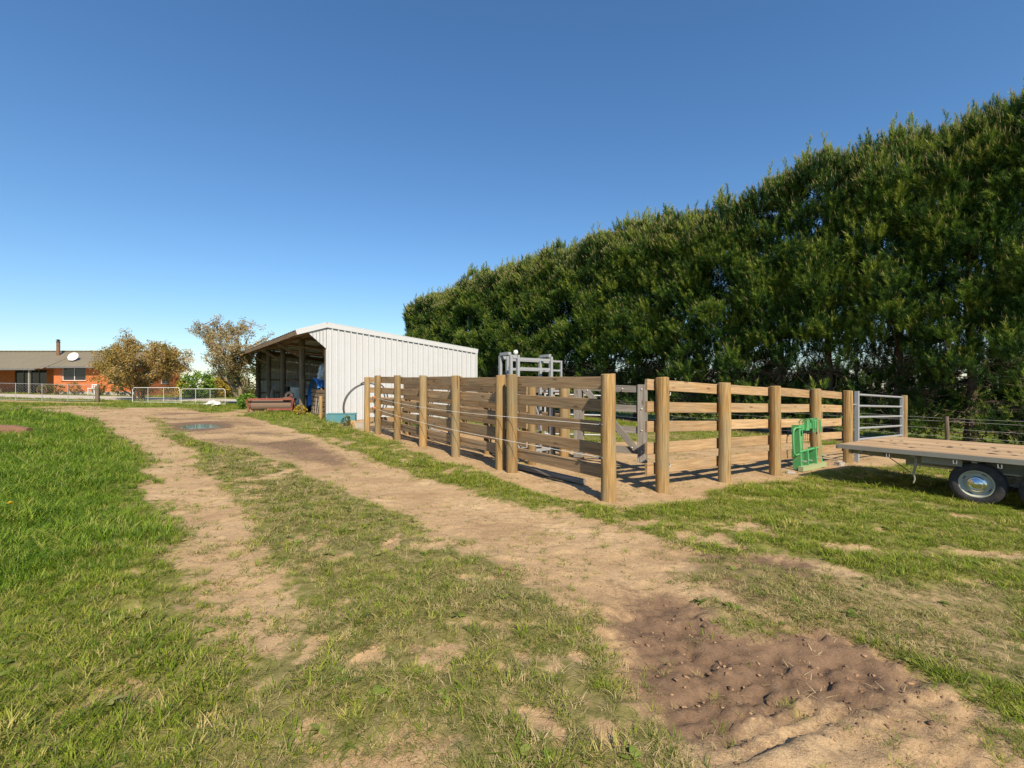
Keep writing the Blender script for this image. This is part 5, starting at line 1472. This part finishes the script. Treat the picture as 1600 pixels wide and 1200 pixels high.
def window(x0, x1, y, z0, z1_, panes, fm=WHITEP):
    w_ = bpy.data.objects.new('window', None); C.objects.link(w_); w_.parent = ho; w_.location = V((x0 + x1) / 2, y, hz0 + z0) - woff(ho)
    for (a, b, c, d) in ((x0, x1, z0, z0 + .05), (x0, x1, z1_ - .05, z1_), (x0, x0 + .05, z0 + .05, z1_ - .05), (x1 - .05, x1, z0 + .05, z1_ - .05)):
        MB().box(((a + b) / 2, y + .08, hz0 + (c + d) / 2), (b - a, .06, d - c)).part('frame', fm, w_)
    for k in range(panes):
        a = x0 + .05 + (x1 - x0 - .1) * k / panes; b = x0 + .05 + (x1 - x0 - .1) * (k + 1) / panes
        MB().box(((a + b) / 2, y + .10, hz0 + (z0 + z1_) / 2), (b - a - .05, .015, z1_ - z0 - .1)).part('pane', GLASS, w_)
        if k: MB().box((a, y + .08, hz0 + (z0 + z1_) / 2), (.05, .06, z1_ - z0 - .1)).part('mullion', fm, w_)
    MB().box(((x0 + x1) / 2, y - .01, hz0 + z0 - .035), (x1 - x0 + .1, .14, .06)).part('sill', BRICK, w_)
wall_with(xM, xR, HD, [(hx(97), hx(134), 1.12, 2.34), (hx(172), hx(200), .95, 1.95)])
window(hx(97), hx(134), HD, 1.12, 2.34, 2); window(hx(172), hx(200), HD, .95, 1.95, 2)
wall_with(xL, hx(60), HD + 1.9, [(hx(-12), hx(40), .1, 2.2)]); window(hx(-12), hx(40), HD + 1.9, .1, 2.2, 4, GUTTER)
wallbox(xM - .02, xM + .23, HD + .25, HD + 2.1, -.3, WH)
wallbox(hx(60), xM - .02, HD + 1.9, HD + 2.15, -.3, WH)
wallbox(xR - .25, xR, HD + .25, HD + 5.6, -.3, WH); wallbox(xL, xR - .25, HD + 5.35, HD + 5.6, -.3, WH); wallbox(xL, xL + .25, HD + 2.15, HD + 5.35, -.3, WH)
for y0_ in (1.4, 3.6):
    w_ = bpy.data.objects.new('window', None); C.objects.link(w_); w_.parent = ho; w_.location = V(xR, HD + y0_, hz0 + 1.4) - woff(ho)
    MB().box((xR + .01, HD + y0_, hz0 + 1.45), (.04, 1.1, 1.2)).part('frame', WHITEP, w_)
    for s_ in (-.27, .27): MB().box((xR + .025, HD + y0_ + s_, hz0 + 1.45), (.03, .46, 1.08)).part('pane', GLASS, w_)
wallbox(xM, xR, HD - .05, HD - .004, -.3, .12, 'plinth', CONC)
# roof: ribbed sheets, low pitch, front slope + back slope
RZ = 2.36; ridge_y = HD + 2.8; rise = 1.62
def roof_strip(x0, x1, yf, zf):
    mb = MB(); n = 2; xs_ = np.linspace(x0, x1, 7)
    for i, x in enumerate(xs_):
        dz = .03 if i % 3 == 1 else 0
        q = hip(x); mb.v += [(x, yf, hz0 + zf + dz), (x, ridge_y + (yf - ridge_y) * q, hz0 + RZ + rise * (1 - q) + dz)]
    for i in range(6): mb.f.append((2 * i, 2 * i + 2, 2 * i + 3, 2 * i + 1))
    mb.part('roof_sheet', ROOFM, ho)
xr_e = xR + .5; xe = xR + .5
def hip(x):
    return 0.0
x = xL - .4
while x < xe - .05:
    x1_ = min(x + .9, xe); fy = HD - .6 if x > xM - .5 else HD - 1.1
    fz = RZ if x > xM - .5 else RZ - .2
    roof_strip(x, x1_, fy, fz); roof_strip(x, x1_, HD + 6.2, RZ)
    x += .9
MB().beam((xL, ridge_y, hz0 + RZ + rise + .05), (xr_e, ridge_y, hz0 + RZ + rise + .05), .3, .08).part('ridge_cap', ROOFM, ho)
MB().beam((xM - .5, HD - .66, hz0 + RZ - .06), (xe, HD - .66, hz0 + RZ - .06), .12, .14).part('gutter', GUTTER, ho)
MB().beam((xL, HD - 1.16, hz0 + RZ - .26), (xM - .5, HD - 1.16, hz0 + RZ - .26), .12, .14).part('gutter', GUTTER, ho)
mb = MB(); mb.add([(xR, HD, hz0 + WH), (xR, HD + 5.6, hz0 + WH), (xR, ridge_y, hz0 + RZ + rise - .1), (xR - .2, HD, hz0 + WH), (xR - .2, HD + 5.6, hz0 + WH), (xR - .2, ridge_y, hz0 + RZ + rise - .1)], [(0, 1, 2), (5, 4, 3), (0, 2, 5, 3), (1, 4, 5, 2)]); mb.part('gable', BRICK, ho)
for ye in (HD - .6, HD + 6.2): MB().beam((xe + .02, ye, hz0 + RZ - .04), (xe + .02, ridge_y, hz0 + RZ + rise - .04), .05, .2).part('barge_board', GUTTER, ho)
MB().box(((xM + xR) / 2, HD - .32, hz0 + WH - .02), (xR - xM, .55, .03)).part('soffit', WHITEP, ho)
MB().beam((hx(62), HD - .9, hz0 - .3), (hx(62), HD - .9, hz0 + RZ - .2), .12, .12, (1, 0, 0)).part('porch_post', TRLE, ho)
fx_ = (91 - 800) / F * (HD + 1.9); fyy = HD + 1.9
MB().cyl((fx_, fyy, hz0 + 3.1), (fx_, fyy, hz0 + 4.75), .14, .14, 14).part('flue', RUST, ho, True)
MB().lathe([(.15, 0), (.16, .1), (.10, .14), (.10, .2), (.2, .24), (.0, .34)], (fx_, fyy, hz0 + 4.75), (0, 0, 1), 16).part('flue_cap', DARKM, ho, True)
dx_ = (114 - 800) / F * (HD + .55); dd_ = V(.15, -.9, .42).normalized()
MB().lathe([(.0, .10), (.22, .085), (.36, .04), (.43, 0), (.42, -.01), (.2, .07), (0, .085)], (dx_, HD + .55, hz0 + 3.35), -dd_, 28).part('satellite_dish', WHITEP, ho, True)
MB().tube([(dx_, HD + .7, hz0 + 2.75), (dx_, HD + .66, hz0 + 3.3)], .035, 8).tube([(dx_, HD + .6, hz0 + 3.1), (dx_ + .05, HD + .05, hz0 + 3.2)], .02, 6).part('dish_mount', DARKM, ho)

# garden bits before the house wall
for k, px in enumerate((86, 106, 131, 171, 197)):
    x = hx(px)
    shrub('garden_bush', '%s small bush from the porch along the brick house wall' % ORD[k], (x, HD - .9, hz0 - .1), .42, .85 if k != 2 else 1.1, 830 + k, OLIVEM, 420, .07, 'bushes along the house wall')
wp_ = thing('woodpile', 'low stack of firewood by the house porch', 'woodpile', (hx(24), HD - 1.8, hz0 - .1))
LOGM = MB().cyl((0, -.25, 0), (0, .25, 0), .085, .08, 10).mesh('log', (0, 0, 0), True, 40); LOGM.materials.append(DARKW)
for row in range(5):
    for i in range(9 - row):
        o = link('log', LOGM, wp_, (hx(24) - .85 + .175 * i + .09 * row + random.uniform(-.02, .02), HD - 1.8 + random.uniform(-.04, .04), hz0 - .02 + .15 * row)); o.rotation_euler = (random.uniform(-.03, .03), random.uniform(0, 3), 0)
bs = thing('white_bench', 'small white framed seat against the brick wall', 'seat', (hx(160), HD - .9, hz0))
for s in (-.28, .28):
    for yy in (-.2, .2): MB().beam((hx(160) + s, HD - .9 + yy, hz0 - .15), (hx(160) + s, HD - .9 + yy, hz0 + (.8 if yy > 0 else .42)), .06, .06, (1, 0, 0)).part('leg', WHITEP, bs)
MB().box((hx(160), HD - .9, hz0 + .42), (.66, .5, .06)).part('seat', WHITEP, bs)
for z in (.58, .74): MB().box((hx(160), HD - .68, hz0 + z), (.62, .03, .1)).part('back_slat', WHITEP, bs)
bk = thing('cart_ornament', 'old spoked wheel leaning against the house wall', 'wheel', (hx(88), HD - 1.3, hz0))
cc = V(hx(88), HD - 1.3, hz0 + .28)
MB().tube([cc + V(math.cos(q) * .42, 0, math.sin(q) * .42) for q in np.linspace(0, 6.283, 28, endpoint=False)], .025, 6, closed=True).part('wheel_rim', RUST, bk, True)
for q in range(8): MB().tube([cc, cc + V(math.cos(q * .785) * .42, 0, math.sin(q * .785) * .42)], .01, 4).part('spoke', RUST, bk)

# ------------------------------------------------------------------ mesh fence and gates before the house
def mesh_net(a, b, h, z0, pitch, r):
    mb = MB(); L = (b - a).length; d = (b - a).normalized(); n = int((L + h) / pitch)
    for s in (1, -1):
        for k in range(n + 1):
            o = k * pitch - (h if s > 0 else 0)
            # diagonal from (o,0) to (o+s*h, h)
            p0, p1 = (o, 0.0), (o + s * h, h)
            if s < 0: p0, p1 = (o + 0.0, 0.0), (o - h, h)
            t0, t1 = 0.0, 1.0
            dxx = p1[0] - p0[0]
            for lim, sign in ((0, 1), (L, -1)):
                q0 = (p0[0] - lim) * sign; q1 = (p1[0] - lim) * sign
                if q0 < 0 and q1 < 0: t0, t1 = 1, 0
                elif q0 < 0: t0 = max(t0, -q0 / (q1 - q0))
                elif q1 < 0: t1 = min(t1, q0 / (q0 - q1))
            if t1 - t0 < .02: continue
            P = [a + d * (p0[0] + dxx * t) + V(0, 0, z0 + h * t) for t in (t0, t1)]
            mb.tube(P, r, 3, False)
    return mb
fa, fb = V(hx(-60) * 28 / HD, 28, 0), V((146 - 800) / F * 29.2, 29.2, 0)
for p in (fa, fb): p.z = gz(p.x)
mf = thing('mesh_fence', 'wire mesh fence with slim white posts before the brick house', 'fence', (fa + fb) / 2)
for k in range(6):
    p = fa.lerp(fb, k / 5); MB().cyl(p + V(0, 0, -.2), p + V(0, 0, 1.08), .018, .018, 8).part('post', GALV, mf, True)
MB().tube([fa + V(0, 0, 1.05), fb + V(0, 0, 1.05)], .012, 6).part('top_rail', GALV, mf)
MB().tube([fa + V(0, 0, .06), fb + V(0, 0, .06)], .012, 5).part('bottom_wire', GALV, mf)
mesh_net(fa, fb, .98, .06, .17, .0022).part('mesh', GALV, mf)
wpst = thing('gate_post', 'short brown timber post at the end of the mesh fence', 'post', (fb.x + .25, fb.y, fb.z))
post(fb.x + .25, fb.y, 1.02, .11, wpst, POSTSG)
for k, (p0, p1, dd) in enumerate(((207, 281, 29.5), (283, 352, 28.6))):
    a = V((p0 - 800) / F * dd, dd, 0); b = V((p1 - 800) / F * (dd - .4), dd - .4, 0); a.z = gz(a.x) ; b.z = gz(b.x); b.z = a.z = (a.z + b.z) / 2
    g_ = thing('mesh_gate', ['white pipe framed mesh gate under the bronze tree', 'white pipe framed mesh gate beside the pale tree trunk'][k], 'gate', (a + b) / 2, 'mesh gates by the house')
    d = (b - a).normalized(); h = .98
    MB().tube([a + V(0, 0, .06), a + V(0, 0, h - .12), a + d * .12 + V(0, 0, h), b - d * .12 + V(0, 0, h), b + V(0, 0, h - .12), b + V(0, 0, .06), a + V(0, 0, .06)], .018, 8).part('frame', WHITEP, g_, True)
    for f_ in (.33, .66):
        q = a.lerp(b, f_); MB().cyl(q + V(0, 0, .08), q + V(0, 0, h - .02), .011, .011, 6).part('bar', WHITEP, g_)
    mesh_net(a + d * .03, b - d * .03, h - .12, .08, .15, .0025).part('mesh', GALV, g_)
draped('white_sack', 'white sack slumped on the grass before the mesh gate', 'sack', atd(333, 27.5) + V(0, 0, .14), .42, .25, .18, WHITE, 8.4)
# brown log in the long grass
lx = G(10, 676); lz = z1(*lx)
mb = MB(); lp = [V(lx[0] - 1.2, lx[1] + .1, lz + .05), V(lx[0] - .4, lx[1] + .02, lz + .08), V(lx[0] + .2, lx[1], lz + .07), V(lx[0] + .62, lx[1] - .05, lz + .03)]
mb.tube(lp, [.15, .16, .15, .13], 14)
mb.top('log', RUST, lx + (lz,), 'reddish brown log lying in the long grass at the left edge', 'log', smooth=True, angle=50)
# dandelion
dx0 = G(16, 818); dz0 = z1(*dx0)
dn = thing('dandelion', 'single yellow dandelion flower in the long grass at left', 'flower', (dx0[0], dx0[1], dz0))
YEL = m_paint('dandelion_yellow', (0.75, 0.50, 0.01), .7, 0, (.6, .35, .0), .3, 30)
MB().tube([(dx0[0], dx0[1], dz0), (dx0[0] + .01, dx0[1] - .01, dz0 + .19)], .003, 5).part('stem', SHRUBM, dn)
mb = MB()
for k in range(36):
    a = k * 2.4; el = .15 + 1.2 * (k / 36); d = V(math.cos(a) * math.cos(el), math.sin(a) * math.cos(el), math.sin(el))
    s = d.cross(V(0, 0, 1)).normalized() * .004; p = V(dx0[0] + .01, dx0[1] - .01, dz0 + .19)
    mb.add([p - s, p + s, p + d * .024 + s, p + d * .024 - s], [(0, 1, 2, 3)])
mb.part('petals', YEL, dn)
# tall weeds at the foot of the shed front
shrub('tall_weed', 'dark green clump of tall weeds left of the red roller', atd(386, 25.0), .42, .8, 851, SHRUBM, 1500, .07, None, 'weeds')
shrub('tall_weed', 'small yellow green weed clump before the second shed post', atd(470, 21.0), .28, .42, 852, YELM, 400, .05, None, 'weeds')
shrub('tall_weed', 'tiny weed on the soil between the trough and the fence', atd(541, 16.6), .16, .36, 853, OLIVEM, 160, .04, None, 'weeds')
